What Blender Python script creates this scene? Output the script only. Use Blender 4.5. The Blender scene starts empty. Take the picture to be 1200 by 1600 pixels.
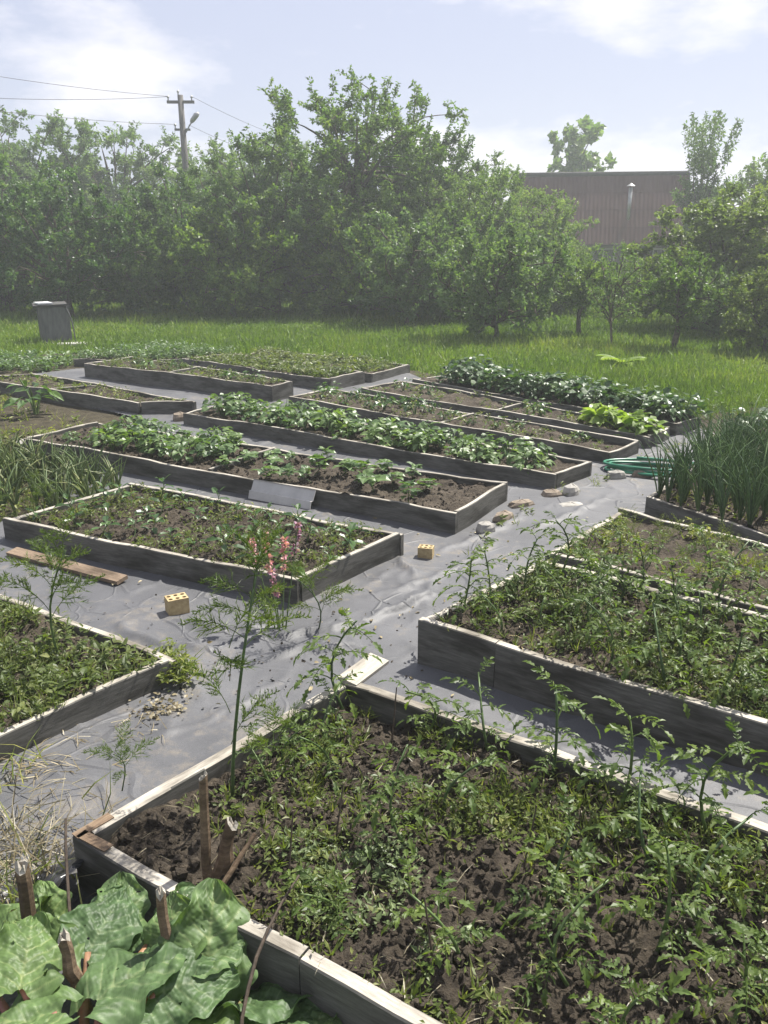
import bpy, math
import numpy as np
from mathutils import Matrix, Vector, Euler

sc = bpy.context.scene
R = math.radians
# ------------------------------------------------------------------ camera, sky, sun, exposure
cam_d = bpy.data.cameras.new('camera'); cam = bpy.data.objects.new('camera', cam_d)
sc.collection.objects.link(cam); sc.camera = cam
cam.location = (0, 0, 1.70); cam.rotation_euler = (R(90 - 18), 0, 0)
cam_d.sensor_fit = 'VERTICAL'; cam_d.sensor_height = 24.0; cam_d.lens = 24.0 * 1300 / 1600
cam_d.clip_start = 0.05; cam_d.clip_end = 2000
SUN_AZ, SUN_EL = 47.0, 57.0
sun_d = bpy.data.lights.new('sun', 'SUN'); sun_d.energy = 5.0; sun_d.angle = R(0.55); sun_d.color = (1.0, 0.955, 0.88)
sun = bpy.data.objects.new('sun', sun_d); sc.collection.objects.link(sun)
sdir = Vector((math.sin(R(SUN_AZ)) * math.cos(R(SUN_EL)), math.cos(R(SUN_AZ)) * math.cos(R(SUN_EL)), math.sin(R(SUN_EL))))
sun.rotation_euler = sdir.to_track_quat('Z', 'Y').to_euler(); sun.location = (20, 20, 40)
sc.view_settings.view_transform = 'Standard'; sc.view_settings.look = 'None'
sc.view_settings.gamma = 1.0; sc.view_settings.use_curve_mapping = False
sc.view_settings.exposure = 1.08
sc.cycles.max_bounces = 8; sc.cycles.diffuse_bounces = 3; sc.cycles.glossy_bounces = 2
sc.cycles.transmission_bounces = 4; sc.cycles.transparent_max_bounces = 8; sc.cycles.volume_bounces = 1
sc.cycles.use_denoising = True

world = bpy.data.worlds.new('World'); sc.world = world; world.use_nodes = True
wn, wl = world.node_tree.nodes, world.node_tree.links
wn.clear()
w_out = wn.new('ShaderNodeOutputWorld'); w_bg = wn.new('ShaderNodeBackground'); w_bg.inputs['Strength'].default_value = 0.062
sky = wn.new('ShaderNodeTexSky'); sky.sky_type = 'NISHITA'; sky.sun_disc = False
sky.sun_elevation = R(SUN_EL); sky.sun_rotation = R(SUN_AZ); sky.air_density = 1.1; sky.dust_density = 2.2; sky.ozone_density = 2.6
w_tc = wn.new('ShaderNodeTexCoord'); w_map = wn.new('ShaderNodeMapping'); w_map.inputs['Scale'].default_value = (1.0, 1.0, 2.6)
w_map.inputs['Location'].default_value = (0.37, 0.15, 0.06)
w_n1 = wn.new('ShaderNodeTexNoise'); w_n1.inputs['Scale'].default_value = 2.6; w_n1.inputs['Detail'].default_value = 7; w_n1.inputs['Roughness'].default_value = 0.56
w_r = wn.new('ShaderNodeValToRGB'); w_r.color_ramp.elements[0].position = 0.50; w_r.color_ramp.elements[1].position = 0.60
w_r.color_ramp.elements[0].color = (0.0, 0.0, 0.0, 1); w_r.color_ramp.elements[1].color = (0.98, 0.98, 0.98, 1)
w_mix = wn.new('ShaderNodeMix'); w_mix.data_type = 'RGBA'
w_mix.inputs[7].default_value = (7.8, 7.7, 8.3, 1)
wl.new(w_tc.outputs['Generated'], w_map.inputs['Vector']); wl.new(w_map.outputs[0], w_n1.inputs['Vector'])
wl.new(w_n1.outputs['Fac'], w_r.inputs['Fac']); wl.new(w_r.outputs['Color'], w_mix.inputs[0])
w_air = wn.new('ShaderNodeMix'); w_air.data_type = 'RGBA'; w_air.inputs[0].default_value = 0.75; w_air.inputs[7].default_value = (5.1, 5.3, 6.8, 1)
wl.new(sky.outputs['Color'], w_air.inputs[6]); wl.new(w_air.outputs[2], w_mix.inputs[6]); wl.new(w_mix.outputs[2], w_bg.inputs['Color']); wl.new(w_bg.outputs[0], w_out.inputs['Surface'])

# ------------------------------------------------------------------ helpers
rng = np.random.default_rng(7)
def U(a, b, n=None): return rng.uniform(a, b, n)
def nrm(a):
    a = np.asarray(a, float); return a / (np.linalg.norm(a, axis=-1, keepdims=True) + 1e-9)

class MB:
    """collects vertices, faces and a per-vertex tint, and builds one mesh"""
    def __init__(s): s.v = []; s.f = []; s.t = []; s.m = []; s.n = 0
    def add(s, V, F, tint=0.5, mat=0):
        V = np.asarray(V, float).reshape(-1, 3)
        s.v.append(V); s.t.append(np.broadcast_to(np.asarray(tint, float), (len(V),)))
        for A in (F if isinstance(F, list) else [F]):
            A = np.asarray(A, int); s.f.append(A + s.n); s.m.append(np.full(len(A), mat, int))
        s.n += len(V); return s
    def box(s, c, d, rz=0, tint=0.5, mat=0):
        k = np.array([[x, y, z] for x in (-.5, .5) for y in (-.5, .5) for z in (-.5, .5)]) * np.array(d)
        cr, sr = math.cos(rz), math.sin(rz)
        k = np.stack([k[:, 0] * cr - k[:, 1] * sr, k[:, 0] * sr + k[:, 1] * cr, k[:, 2]], 1) + np.array(c)
        return s.add(k, np.array([[0, 1, 3, 2], [4, 6, 7, 5], [0, 4, 5, 1], [2, 3, 7, 6], [0, 2, 6, 4], [1, 5, 7, 3]]), tint, mat)
    def tube(s, P, r, n=6, tint=0.5, cap=True, mat=0):
        P = np.asarray(P, float); k = len(P); r = np.broadcast_to(np.asarray(r, float), (k,))
        T = nrm(np.gradient(P, axis=0)); a = np.array([0, 0, 1.]) if abs(T[0][2]) < .8 else np.array([1., 0, 0])
        V = []
        for i in range(k):
            b = nrm(np.cross(T[i], a)); a2 = np.cross(b, T[i]); a = a2
            th = np.arange(n) * 2 * math.pi / n
            V.append(P[i] + r[i] * (np.cos(th)[:, None] * b + np.sin(th)[:, None] * a2))
        F = [[i * n + j, i * n + (j + 1) % n, (i + 1) * n + (j + 1) % n, (i + 1) * n + j] for i in range(k - 1) for j in range(n)]
        fs = [np.array(F)]
        if cap: fs += [np.array([list(range(n))[::-1]]), np.array([[(k - 1) * n + j for j in range(n)]])]
        return s.add(np.concatenate(V), fs, tint, mat)
    def soup(s, tmpl, P, D, N, L, Wd, tint):
        """many copies of a leaf template: u along D, v across, w along N"""
        tv, tf = tmpl; P = np.asarray(P, float); m = len(P)
        if m == 0: return s
        D = nrm(D); S = nrm(np.cross(N, D)); N = np.cross(D, S)
        L = np.broadcast_to(np.asarray(L, float), (m,)); Wd = np.broadcast_to(np.asarray(Wd, float), (m,))
        V = P[:, None] + tv[None, :, 0, None] * (L[:, None, None] * D[:, None]) + tv[None, :, 1, None] * (Wd[:, None, None] * S[:, None]) \
            + tv[None, :, 2, None] * (L[:, None, None] * N[:, None])
        k = len(tv); off = (np.arange(m) * k)[:, None, None]
        tt = np.repeat(np.broadcast_to(np.asarray(tint, float), (m,)), k)
        return s.add(V.reshape(-1, 3), [(off + f[None]).reshape(-1, f.shape[1]) for f in tf], tt)
    def mesh(s, name, mats, smooth=False):
        me = bpy.data.meshes.new(name)
        V = np.concatenate(s.v).astype(np.float32); me.vertices.add(len(V)); me.vertices.foreach_set('co', V.ravel())
        idx = np.concatenate([a.ravel() for a in s.f]).astype(np.int32)
        tot = np.concatenate([np.full(len(a), a.shape[1]) for a in s.f]).astype(np.int32)
        me.loops.add(len(idx)); me.loops.foreach_set('vertex_index', idx)
        me.polygons.add(len(tot)); me.polygons.foreach_set('loop_start', (np.cumsum(tot) - tot).astype(np.int32))
        try: me.polygons.foreach_set('loop_total', tot)
        except Exception: pass
        me.polygons.foreach_set('material_index', np.concatenate(s.m).astype(np.int32))
        me.polygons.foreach_set('use_smooth', np.full(len(tot), smooth))
        at = me.attributes.new('tint', 'FLOAT', 'POINT'); at.data.foreach_set('value', np.concatenate(s.t).astype(np.float32))
        for m in (mats if isinstance(mats, (list, tuple)) else [mats]): me.materials.append(m)
        me.update(calc_edges=True); return me

def link(name, me, parent=None, loc=(0, 0, 0), rot=(0, 0, 0), scale=1.0):
    o = bpy.data.objects.new(name, me); sc.collection.objects.link(o)
    o.location = loc; o.rotation_euler = rot
    o.scale = (scale,) * 3 if np.isscalar(scale) else scale
    if parent: o.parent = parent
    return o
def tag(o, label=None, cat=None, group=None, kind=None):
    for k, v in (('label', label), ('category', cat), ('group', group), ('kind', kind)):
        if v: o[k] = v
    return o
def copy_tree(o, parent=None):
    c = o.copy(); sc.collection.objects.link(c); c.parent = parent
    for ch in o.children: copy_tree(ch, c)
    return c
class Proto:
    """first use returns the thing itself, later uses a copy of it with its parts"""
    def __init__(s, root): s.root = root; s.used = False
    def get(s):
        if not s.used: s.used = True; return s.root
        return copy_tree(s.root)
def put(o, loc, rz=0, scale=1.0, label=None, cat=None, group=None, tilt=(0, 0)):
    o.location = loc; o.rotation_euler = (tilt[0], tilt[1], rz)
    o.scale = (scale,) * 3 if np.isscalar(scale) else scale
    return tag(o, label, cat, group)

def vnoise(x, y, scale, seed):
    r = np.random.default_rng(seed); g = r.random((64, 64))
    u, v = x * scale + 1000, y * scale + 1000; i, j = np.floor(u).astype(int), np.floor(v).astype(int); a, b = u - i, v - j
    a, b = a * a * (3 - 2 * a), b * b * (3 - 2 * b); i0, j0, i1, j1 = i % 64, j % 64, (i + 1) % 64, (j + 1) % 64
    return g[i0, j0] * (1 - a) * (1 - b) + g[i1, j0] * a * (1 - b) + g[i0, j1] * (1 - a) * b + g[i1, j1] * a * b
def inpoly(x, y, poly):
    x, y = np.asarray(x, float), np.asarray(y, float); c = np.zeros(x.shape, bool); n = len(poly)
    for i in range(n):
        (x1, y1), (x2, y2) = poly[i], poly[(i + 1) % n]
        if y1 == y2: continue
        c ^= ((y1 > y) != (y2 > y)) & (x < (x2 - x1) * (y - y1) / (y2 - y1) + x1)
    return c

# ------------------------------------------------------------------ materials
def newmat(name):
    m = bpy.data.materials.new(name); m.use_nodes = True; nt = m.node_tree; nt.nodes.clear()
    return m, nt.nodes, nt.links
def ramp(n, stops):
    r = n.new('ShaderNodeValToRGB'); e = r.color_ramp.elements
    while len(e) < len(stops): e.new(0.5)
    for k, (p, c) in enumerate(stops): e[k].position = p; e[k].color = (*c, 1)
    return r
def mapping(n, l, scale, coord='Object'):
    tc = n.new('ShaderNodeTexCoord'); mp = n.new('ShaderNodeMapping'); mp.inputs['Scale'].default_value = scale
    l.new(tc.outputs[coord], mp.inputs['Vector'])
    oi = n.new('ShaderNodeObjectInfo'); mul = n.new('ShaderNodeMath'); mul.operation = 'MULTIPLY'; mul.inputs[1].default_value = 37.0
    l.new(oi.outputs['Random'], mul.inputs[0]); l.new(mul.outputs[0], mp.inputs['Location'])
    return mp
def noise(n, l, mp, scale, detail=5, rough=0.6):
    t = n.new('ShaderNodeTexNoise'); t.inputs['Scale'].default_value = scale; t.inputs['Detail'].default_value = detail; t.inputs['Roughness'].default_value = rough
    l.new(mp.outputs[0], t.inputs['Vector']); return t
def finish(n, l, bsdf):
    o = n.new('ShaderNodeOutputMaterial'); l.new(bsdf, o.inputs['Surface'])
def mixc(n, l, fac, a, b, mode='MIX'):
    m = n.new('ShaderNodeMix'); m.data_type = 'RGBA'; m.blend_type = mode
    for s_, v in ((0, fac), (6, a), (7, b)):
        if hasattr(v, 'links'): l.new(v, m.inputs[s_])
        elif s_ == 0: m.inputs[0].default_value = v
        else: m.inputs[s_].default_value = (*v, 1)
    return m.outputs[2]

def leafmat(name, c0, c1, c2, trans=0.38, rough=0.45, spec=0.35, nscale=40, vary=0.8):
    m, n, l = newmat(name)
    at = n.new('ShaderNodeAttribute'); at.attribute_name = 'tint'
    r = ramp(n, [(0.0, c0), (0.55, c1), (1.0, c2)]); l.new(at.outputs['Fac'], r.inputs['Fac'])
    mp = mapping(n, l, (1, 1, 1)); t = noise(n, l, mp, nscale, 3)
    rr = ramp(n, [(0.3, (0.62, 0.62, 0.62)), (0.7, (1.2, 1.2, 1.15))]); l.new(t.outputs['Fac'], rr.inputs['Fac'])
    col = mixc(n, l, 1.0, r.outputs[0], rr.outputs[0], 'MULTIPLY')
    oi = n.new('ShaderNodeObjectInfo'); ro = ramp(n, [(0.0, (0.68, 0.74, 0.80)), (0.5, (1.0, 1.0, 1.0)), (1.0, (1.32, 1.24, 0.95))]); l.new(oi.outputs['Random'], ro.inputs['Fac'])
    col = mixc(n, l, vary, col, mixc(n, l, 1.0, col, ro.outputs[0], 'MULTIPLY'))
    p = n.new('ShaderNodeBsdfPrincipled'); p.inputs['Roughness'].default_value = rough; p.inputs['Specular IOR Level'].default_value = spec
    l.new(col, p.inputs['Base Color'])
    tr = n.new('ShaderNodeBsdfTranslucent'); tc = mixc(n, l, 1.0, col, (1.25, 1.35, 0.55), 'MULTIPLY'); l.new(tc, tr.inputs['Color'])
    mx = n.new('ShaderNodeMixShader'); mx.inputs[0].default_value = trans; l.new(p.outputs[0], mx.inputs[1]); l.new(tr.outputs[0], mx.inputs[2])
    finish(n, l, mx.outputs[0]); return m

def woodmat(name, dark, mid, light, rough=0.75):
    m, n, l = newmat(name)
    mp = mapping(n, l, (2.5, 26, 26)); g = noise(n, l, mp, 4.0, 8, 0.75)
    mp2 = mapping(n, l, (1.5, 4, 6)); st = noise(n, l, mp2, 2.2, 4, 0.6)
    r = ramp(n, [(0.25, dark), (0.5, mid), (0.75, light)]); l.new(g.outputs['Fac'], r.inputs['Fac'])
    r2 = ramp(n, [(0.36, (0.30, 0.28, 0.24)), (0.56, (1.05, 1.04, 1.0))]); l.new(st.outputs['Fac'], r2.inputs['Fac'])
    col = mixc(n, l, 0.85, r.outputs[0], r2.outputs[0], 'MULTIPLY')
    p = n.new('ShaderNodeBsdfPrincipled'); p.inputs['Roughness'].default_value = rough; p.inputs['Specular IOR Level'].default_value = 0.25
    l.new(col, p.inputs['Base Color'])
    b = n.new('ShaderNodeBump'); b.inputs['Strength'].default_value = 0.5; b.inputs['Distance'].default_value = 0.004
    l.new(g.outputs['Fac'], b.inputs['Height']); l.new(b.outputs[0], p.inputs['Normal'])
    finish(n, l, p.outputs[0]); return m

def plainmat(name, c0, c1, scale=30, rough=0.7, spec=0.3, metal=0.0, bump=0.2, dist=0.004, stretch=(1, 1, 1)):
    m, n, l = newmat(name)
    mp = mapping(n, l, stretch); t = noise(n, l, mp, scale, 6)
    r = ramp(n, [(0.3, c0), (0.7, c1)]); l.new(t.outputs['Fac'], r.inputs['Fac'])
    p = n.new('ShaderNodeBsdfPrincipled'); p.inputs['Roughness'].default_value = rough; p.inputs['Specular IOR Level'].default_value = spec; p.inputs['Metallic'].default_value = metal
    l.new(r.outputs[0], p.inputs['Base Color'])
    if bump:
        b = n.new('ShaderNodeBump'); b.inputs['Strength'].default_value = bump; b.inputs['Distance'].default_value = dist
        l.new(t.outputs['Fac'], b.inputs['Height']); l.new(b.outputs[0], p.inputs['Normal'])
    finish(n, l, p.outputs[0]); return m

def soilmat(name, c0, c1, c2):
    m, n, l = newmat(name)
    mp = mapping(n, l, (1, 1, 1)); t = noise(n, l, mp, 9, 8, 0.7); t2 = noise(n, l, mp, 70, 6, 0.7)
    r = ramp(n, [(0.3, c0), (0.5, c1), (0.72, c2)]); l.new(t.outputs['Fac'], r.inputs['Fac'])
    rr = ramp(n, [(0.3, (0.5, 0.5, 0.5)), (0.7, (1.35, 1.3, 1.25))]); l.new(t2.outputs['Fac'], rr.inputs['Fac'])
    col = mixc(n, l, 1.0, r.outputs[0], rr.outputs[0], 'MULTIPLY')
    p = n.new('ShaderNodeBsdfPrincipled'); p.inputs['Roughness'].default_value = 0.9; p.inputs['Specular IOR Level'].default_value = 0.15
    l.new(col, p.inputs['Base Color'])
    b = n.new('ShaderNodeBump'); b.inputs['Strength'].default_value = 1.0; b.inputs['Distance'].default_value = 0.018
    l.new(t2.outputs['Fac'], b.inputs['Height']); l.new(b.outputs[0], p.inputs['Normal'])
    finish(n, l, p.outputs[0]); return m

def clothmat(name):
    m, n, l = newmat(name)
    mp = mapping(n, l, (1, 1, 1)); a = noise(n, l, mp, 2.2, 6, 0.6); f = noise(n, l, mp, 320, 2, 0.5); d = noise(n, l, mp, 14, 7, 0.7)
    r = ramp(n, [(0.3, (0.062, 0.063, 0.067)), (0.7, (0.108, 0.109, 0.114))]); l.new(a.outputs['Fac'], r.inputs['Fac'])
    dd = noise(n, l, mp, 1.1, 9, 0.72); ds = n.new('ShaderNodeMath'); ds.operation = 'ADD'; l.new(d.outputs['Fac'], ds.inputs[0]); l.new(dd.outputs['Fac'], ds.inputs[1])
    dh = n.new('ShaderNodeMath'); dh.operation = 'MULTIPLY'; dh.inputs[1].default_value = 0.5; l.new(ds.outputs[0], dh.inputs[0])
    rd = ramp(n, [(0.53, (0, 0, 0)), (0.64, (1, 1, 1))]); l.new(dh.outputs[0], rd.inputs['Fac'])
    mu = n.new('ShaderNodeMath'); mu.operation = 'MULTIPLY'; mu.inputs[1].default_value = 0.7; l.new(rd.outputs[0], mu.inputs[0])
    col = mixc(n, l, mu.outputs[0], r.outputs[0], (0.16, 0.14, 0.112))
    rf = ramp(n, [(0.35, (0.8, 0.8, 0.8)), (0.65, (1.2, 1.2, 1.2))]); l.new(f.outputs['Fac'], rf.inputs['Fac'])
    col = mixc(n, l, 1.0, col, rf.outputs[0], 'MULTIPLY')
    p = n.new('ShaderNodeBsdfPrincipled'); p.inputs['Roughness'].default_value = 0.58; p.inputs['Specular IOR Level'].default_value = 0.42
    l.new(col, p.inputs['Base Color'])
    # fine creases: broken, wandering lines of two sizes
    wv = noise(n, l, mp, 1.6, 1.5, 0.45); vm = n.new('ShaderNodeVectorMath'); vm.operation = 'SCALE'; vm.inputs['Scale'].default_value = 0.8
    va = n.new('ShaderNodeVectorMath'); va.operation = 'ADD'; l.new(wv.outputs['Color'], vm.inputs[0]); l.new(vm.outputs[0], va.inputs[0]); l.new(mp.outputs[0], va.inputs[1])
    lay = []
    for sc_, wd, sd in ((1.5, 0.028, 1.3), (3.6, 0.035, 2.9)):
        v = n.new('ShaderNodeTexVoronoi'); v.feature = 'DISTANCE_TO_EDGE'; v.inputs['Scale'].default_value = sc_; l.new(va.outputs[0], v.inputs['Vector'])
        vr_ = ramp(n, [(0.0, (1, 1, 1)), (wd, (0, 0, 0))]); l.new(v.outputs['Distance'], vr_.inputs['Fac'])
        mk = noise(n, l, mp, sd, 3); mr = ramp(n, [(0.47, (0, 0, 0)), (0.62, (1, 1, 1))]); l.new(mk.outputs['Fac'], mr.inputs['Fac'])
        pr = n.new('ShaderNodeMath'); pr.operation = 'MULTIPLY'; l.new(vr_.outputs[0], pr.inputs[0]); l.new(mr.outputs[0], pr.inputs[1]); lay.append(pr)
    vr = n.new('ShaderNodeMath'); vr.operation = 'ADD'; l.new(lay[0].outputs[0], vr.inputs[0]); l.new(lay[1].outputs[0], vr.inputs[1])
    ad = n.new('ShaderNodeMath'); ad.operation = 'ADD'; l.new(vr.outputs[0], ad.inputs[0])
    dm = n.new('ShaderNodeMath'); dm.operation = 'MULTIPLY'; dm.inputs[1].default_value = 0.25; l.new(d.outputs['Fac'], dm.inputs[0]); l.new(dm.outputs[0], ad.inputs[1])
    b = n.new('ShaderNodeBump'); b.inputs['Strength'].default_value = 0.6; b.inputs['Distance'].default_value = 0.010
    l.new(ad.outputs[0], b.inputs['Height']); l.new(b.outputs[0], p.inputs['Normal'])
    finish(n, l, p.outputs[0]); return m

M = dict(
    board=woodmat('shade-toned weathered wood', (0.055, 0.054, 0.049), (0.098, 0.096, 0.088), (0.16, 0.156, 0.145)),  # weathered grey, darkened so the shade on board sides is in the colour
    boardtop=woodmat('sun-toned pale wood', (0.15, 0.135, 0.115), (0.36, 0.335, 0.295), (0.50, 0.47, 0.42)),  # sunlight on board tops put into the colour; also torn and loose wood
    newboard=woodmat('loose plank', (0.10, 0.07, 0.05), (0.19, 0.14, 0.10), (0.29, 0.23, 0.17)),
    stake=woodmat('broken stake', (0.06, 0.04, 0.027), (0.15, 0.105, 0.07), (0.28, 0.21, 0.14)),
    twig=plainmat('dark twig', (0.03, 0.022, 0.016), (0.10, 0.075, 0.055), 60),
    bark=plainmat('bark', (0.045, 0.036, 0.028), (0.14, 0.115, 0.09), 18, 0.9, 0.15, bump=0.6, dist=0.02),
    soil=soilmat('bed soil', (0.030, 0.025, 0.019), (0.068, 0.057, 0.044), (0.12, 0.102, 0.080)),
    ground=soilmat('garden ground', (0.03, 0.026, 0.018), (0.06, 0.052, 0.034), (0.095, 0.085, 0.055)),
    cloth=clothmat('weed cloth'),
    tomato=leafmat('tomato leaf', (0.055, 0.095, 0.024), (0.105, 0.16, 0.038), (0.19, 0.235, 0.065), 0.46),
    stem=leafmat('green stem', (0.05, 0.09, 0.03), (0.09, 0.14, 0.05), (0.13, 0.16, 0.06), 0.05),
    pepper=leafmat('pepper leaf', (0.035, 0.075, 0.02), (0.06, 0.125, 0.03), (0.12, 0.20, 0.05), 0.34, 0.35, 0.5),
    bean=leafmat('bean leaf', (0.065, 0.12, 0.04), (0.115, 0.19, 0.065), (0.2, 0.275, 0.1), 0.38, 0.42, 0.5),
    darkbean=leafmat('dark bean leaf', (0.03, 0.07, 0.022), (0.05, 0.105, 0.032), (0.1, 0.165, 0.05), 0.34, 0.42, 0.5),
    lettuce=leafmat('lettuce leaf', (0.13, 0.20, 0.04), (0.20, 0.29, 0.06), (0.28, 0.37, 0.09), 0.45, 0.4),
    onion=leafmat('onion leaf', (0.055, 0.11, 0.04), (0.1, 0.175, 0.06), (0.16, 0.24, 0.085), 0.28, 0.4, 0.45),
    garlic=leafmat('garlic leaf', (0.09, 0.14, 0.055), (0.15, 0.205, 0.08), (0.27, 0.28, 0.13), 0.28),
    dill=leafmat('dill', (0.06, 0.10, 0.02), (0.10, 0.155, 0.03), (0.17, 0.20, 0.04), 0.4),
    weed=leafmat('weed', (0.08, 0.115, 0.027), (0.14, 0.18, 0.046), (0.27, 0.28, 0.1), 0.43),
    paleweed=leafmat('silvery weed', (0.07, 0.1, 0.045), (0.12, 0.165, 0.08), (0.19, 0.24, 0.13), 0.3),
    grass=leafmat('lawn grass', (0.07, 0.125, 0.02), (0.125, 0.2, 0.032), (0.22, 0.26, 0.065), 0.42, 0.5, 0.3),
    straw=leafmat('straw', (0.14, 0.11, 0.06), (0.25, 0.205, 0.125), (0.37, 0.32, 0.21), 0.12),
    apple=leafmat('apple leaf', (0.045, 0.105, 0.03), (0.095, 0.18, 0.05), (0.19, 0.27, 0.09), 0.42, 0.4, 0.4, 3),
    plum=leafmat('plum leaf', (0.065, 0.125, 0.03), (0.125, 0.205, 0.05), (0.22, 0.29, 0.085), 0.46, 0.45, 0.35, 3),
    willow=leafmat('pale leaf', (0.08, 0.145, 0.055), (0.15, 0.23, 0.085), (0.23, 0.3, 0.12), 0.46, 0.45, 0.35, 3),
    maple=leafmat('bright leaf', (0.085, 0.13, 0.03), (0.145, 0.2, 0.05), (0.22, 0.27, 0.075), 0.45, 0.45, 0.35, 3),
    rhubarb=leafmat('rhubarb leaf', (0.075, 0.13, 0.045), (0.12, 0.19, 0.075), (0.24, 0.30, 0.14), 0.34, 0.5, 0.35, 26),
    petiole=leafmat('rhubarb stalk', (0.16, 0.16, 0.06), (0.32, 0.13, 0.10), (0.36, 0.16, 0.13), 0.08),
    pink=leafmat('pink petal', (0.45, 0.16, 0.32), (0.58, 0.3, 0.44), (0.68, 0.5, 0.58), 0.35),
    yellow=leafmat('yellow petal', (0.6, 0.42, 0.03), (0.7, 0.5, 0.04), (0.7, 0.6, 0.1), 0.3),
    brick=plainmat('yellow brick', (0.27, 0.20, 0.10), (0.46, 0.37, 0.21), 30, 0.85, 0.2),
    redbrick=plainmat('dull brick', (0.15, 0.12, 0.09), (0.27, 0.225, 0.175), 30, 0.85, 0.2),
    stone=plainmat('stone', (0.22, 0.21, 0.19), (0.42, 0.40, 0.36), 12, 0.85, 0.2, bump=0.4, dist=0.01),
    hose=plainmat('green hose', (0.02, 0.13, 0.07), (0.03, 0.20, 0.11), 20, 0.35, 0.5, bump=0),
    slate=plainmat('roof sheet', (0.068, 0.038, 0.036), (0.10, 0.060, 0.056), 0.9, 0.95, 0.05, bump=0.2),
    fascia=plainmat('dark fascia', (0.04, 0.04, 0.038), (0.08, 0.078, 0.072), 6, 0.8, 0.2),
    wall=plainmat('house wall', (0.09, 0.075, 0.07), (0.16, 0.14, 0.13), 5, 0.85, 0.2),
    pane=plainmat('window pane', (0.02, 0.025, 0.03), (0.04, 0.045, 0.05), 5, 0.08, 0.6, bump=0),
    zinc=plainmat('zinc sheet', (0.25, 0.25, 0.25), (0.42, 0.42, 0.41), 6, 0.45, 0.5, 0.6, bump=0.1),
    greymetal=plainmat('grey painted metal', (0.07, 0.073, 0.073), (0.14, 0.14, 0.137), 5, 0.55, 0.4, 0.1, stretch=(6, 6, 1)),
    concrete=plainmat('concrete', (0.28, 0.27, 0.25), (0.42, 0.41, 0.38), 9, 0.85, 0.2),
    film=plainmat('black film', (0.015, 0.015, 0.016), (0.03, 0.03, 0.032), 9, 0.35, 0.5, bump=0.3, dist=0.01),
    pole=plainmat('pole', (0.07, 0.066, 0.06), (0.13, 0.12, 0.11), 6, 0.85, 0.2, stretch=(4, 4, 0.4)),
    plastic=plainmat('pale panel', (0.36, 0.35, 0.33), (0.50, 0.49, 0.46), 7, 0.5, 0.4, bump=0.1),
    wire=plainmat('wire', (0.05, 0.05, 0.05), (0.09, 0.09, 0.09), 6, 0.6, 0.3, bump=0),
    white=plainmat('white cloth scrap', (0.55, 0.55, 0.54), (0.72, 0.72, 0.70), 12, 0.7, 0.3),
)

# ------------------------------------------------------------------ leaf templates (u along, v across, w out of plane)
def A(*a): return np.array(a, float)
T_TREE = (A([0, 0, 0], [.45, .5, .10], [1, 0, -.06], [.45, -.5, .10]), [np.array([[0, 1, 2], [0, 2, 3]])])
T_LEAF = (A([0, 0, 0], [.30, .46, .09], [.68, .34, .05], [1, 0, -.14], [.68, -.34, .05], [.30, -.46, .09], [.30, 0, .02], [.68, 0, -.01]),
          [np.array([[0, 1, 6], [0, 6, 5], [7, 2, 3], [7, 3, 4]]), np.array([[6, 1, 2, 7], [5, 6, 7, 4]])])
T_LOBED = (A([0, 0, 0], [.18, .36, .05], [.34, .22, .03], [.46, .50, .06], [.62, .24, .01], [.74, .34, .0], [1, 0, -.18],
             [.74, -.34, .0], [.62, -.24, .01], [.46, -.50, .06], [.34, -.22, .03], [.18, -.36, .05], [.45, 0, 0]),
           [np.array([[12, i, i + 1] for i in range(11)] + [[12, 11, 0]])[:, ::-1].copy()])
T_BLADE = (A([0, -.5, 0], [0, .5, 0], [.5, .38, .06], [.5, -.38, .06], [1, 0, -.10]), [np.array([[0, 1, 2, 3]]), np.array([[3, 2, 4]])])
T_TRI = (A([0, -.5, 0], [0, .5, 0], [1, 0, 0]), [np.array([[0, 1, 2]])])
def randdir(n, up=0.0):
    d = rng.normal(size=(n, 3)); d[:, 2] += up; return nrm(d)

# ------------------------------------------------------------------ beds: top corners in metres, counter-clockwise or not
def tag_struct(o): o['kind'] = 'structure'; return o

# large structure: ground sheet, lawn, garden earth, weed cloth
GARDEN = [(-14, 12.4), (-6.2, 12.8), (-4.9, 13.6), (-2.0, 13.35), (.45, 11.55), (.95, 10.85), (3.15, 8.45), (4.2, 9.0), (9, 9.4), (9, 0), (-14, 0)]
def lawn_material():
    m, n, l = newmat('lawn ground')
    mp = mapping(n, l, (1, 1, 1)); a = noise(n, l, mp, 0.55, 5); b = noise(n, l, mp, 9, 6)
    r = ramp(n, [(0.3, (0.06, 0.10, 0.02)), (0.55, (0.10, 0.15, 0.03)), (0.75, (0.15, 0.17, 0.05))]); l.new(a.outputs['Fac'], r.inputs['Fac'])
    rb = ramp(n, [(0.3, (0.55, 0.55, 0.5)), (0.7, (1.2, 1.2, 1.1))]); l.new(b.outputs['Fac'], rb.inputs['Fac'])
    c = mixc(n, l, 1.0, r.outputs[0], rb.outputs[0], 'MULTIPLY')
    p = n.new('ShaderNodeBsdfPrincipled'); p.inputs['Roughness'].default_value = 0.95; p.inputs['Specular IOR Level'].default_value = 0.1; l.new(c, p.inputs['Base Color'])
    finish(n, l, p.outputs[0]); return m
g = MB(); g.add([[-400, -60, -.02], [400, -60, -.02], [400, 700, -.02], [-400, 700, -.02]], np.array([[0, 1, 2, 3]]))
tag_struct(link('ground', g.mesh('ground', lawn_material())))
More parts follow.
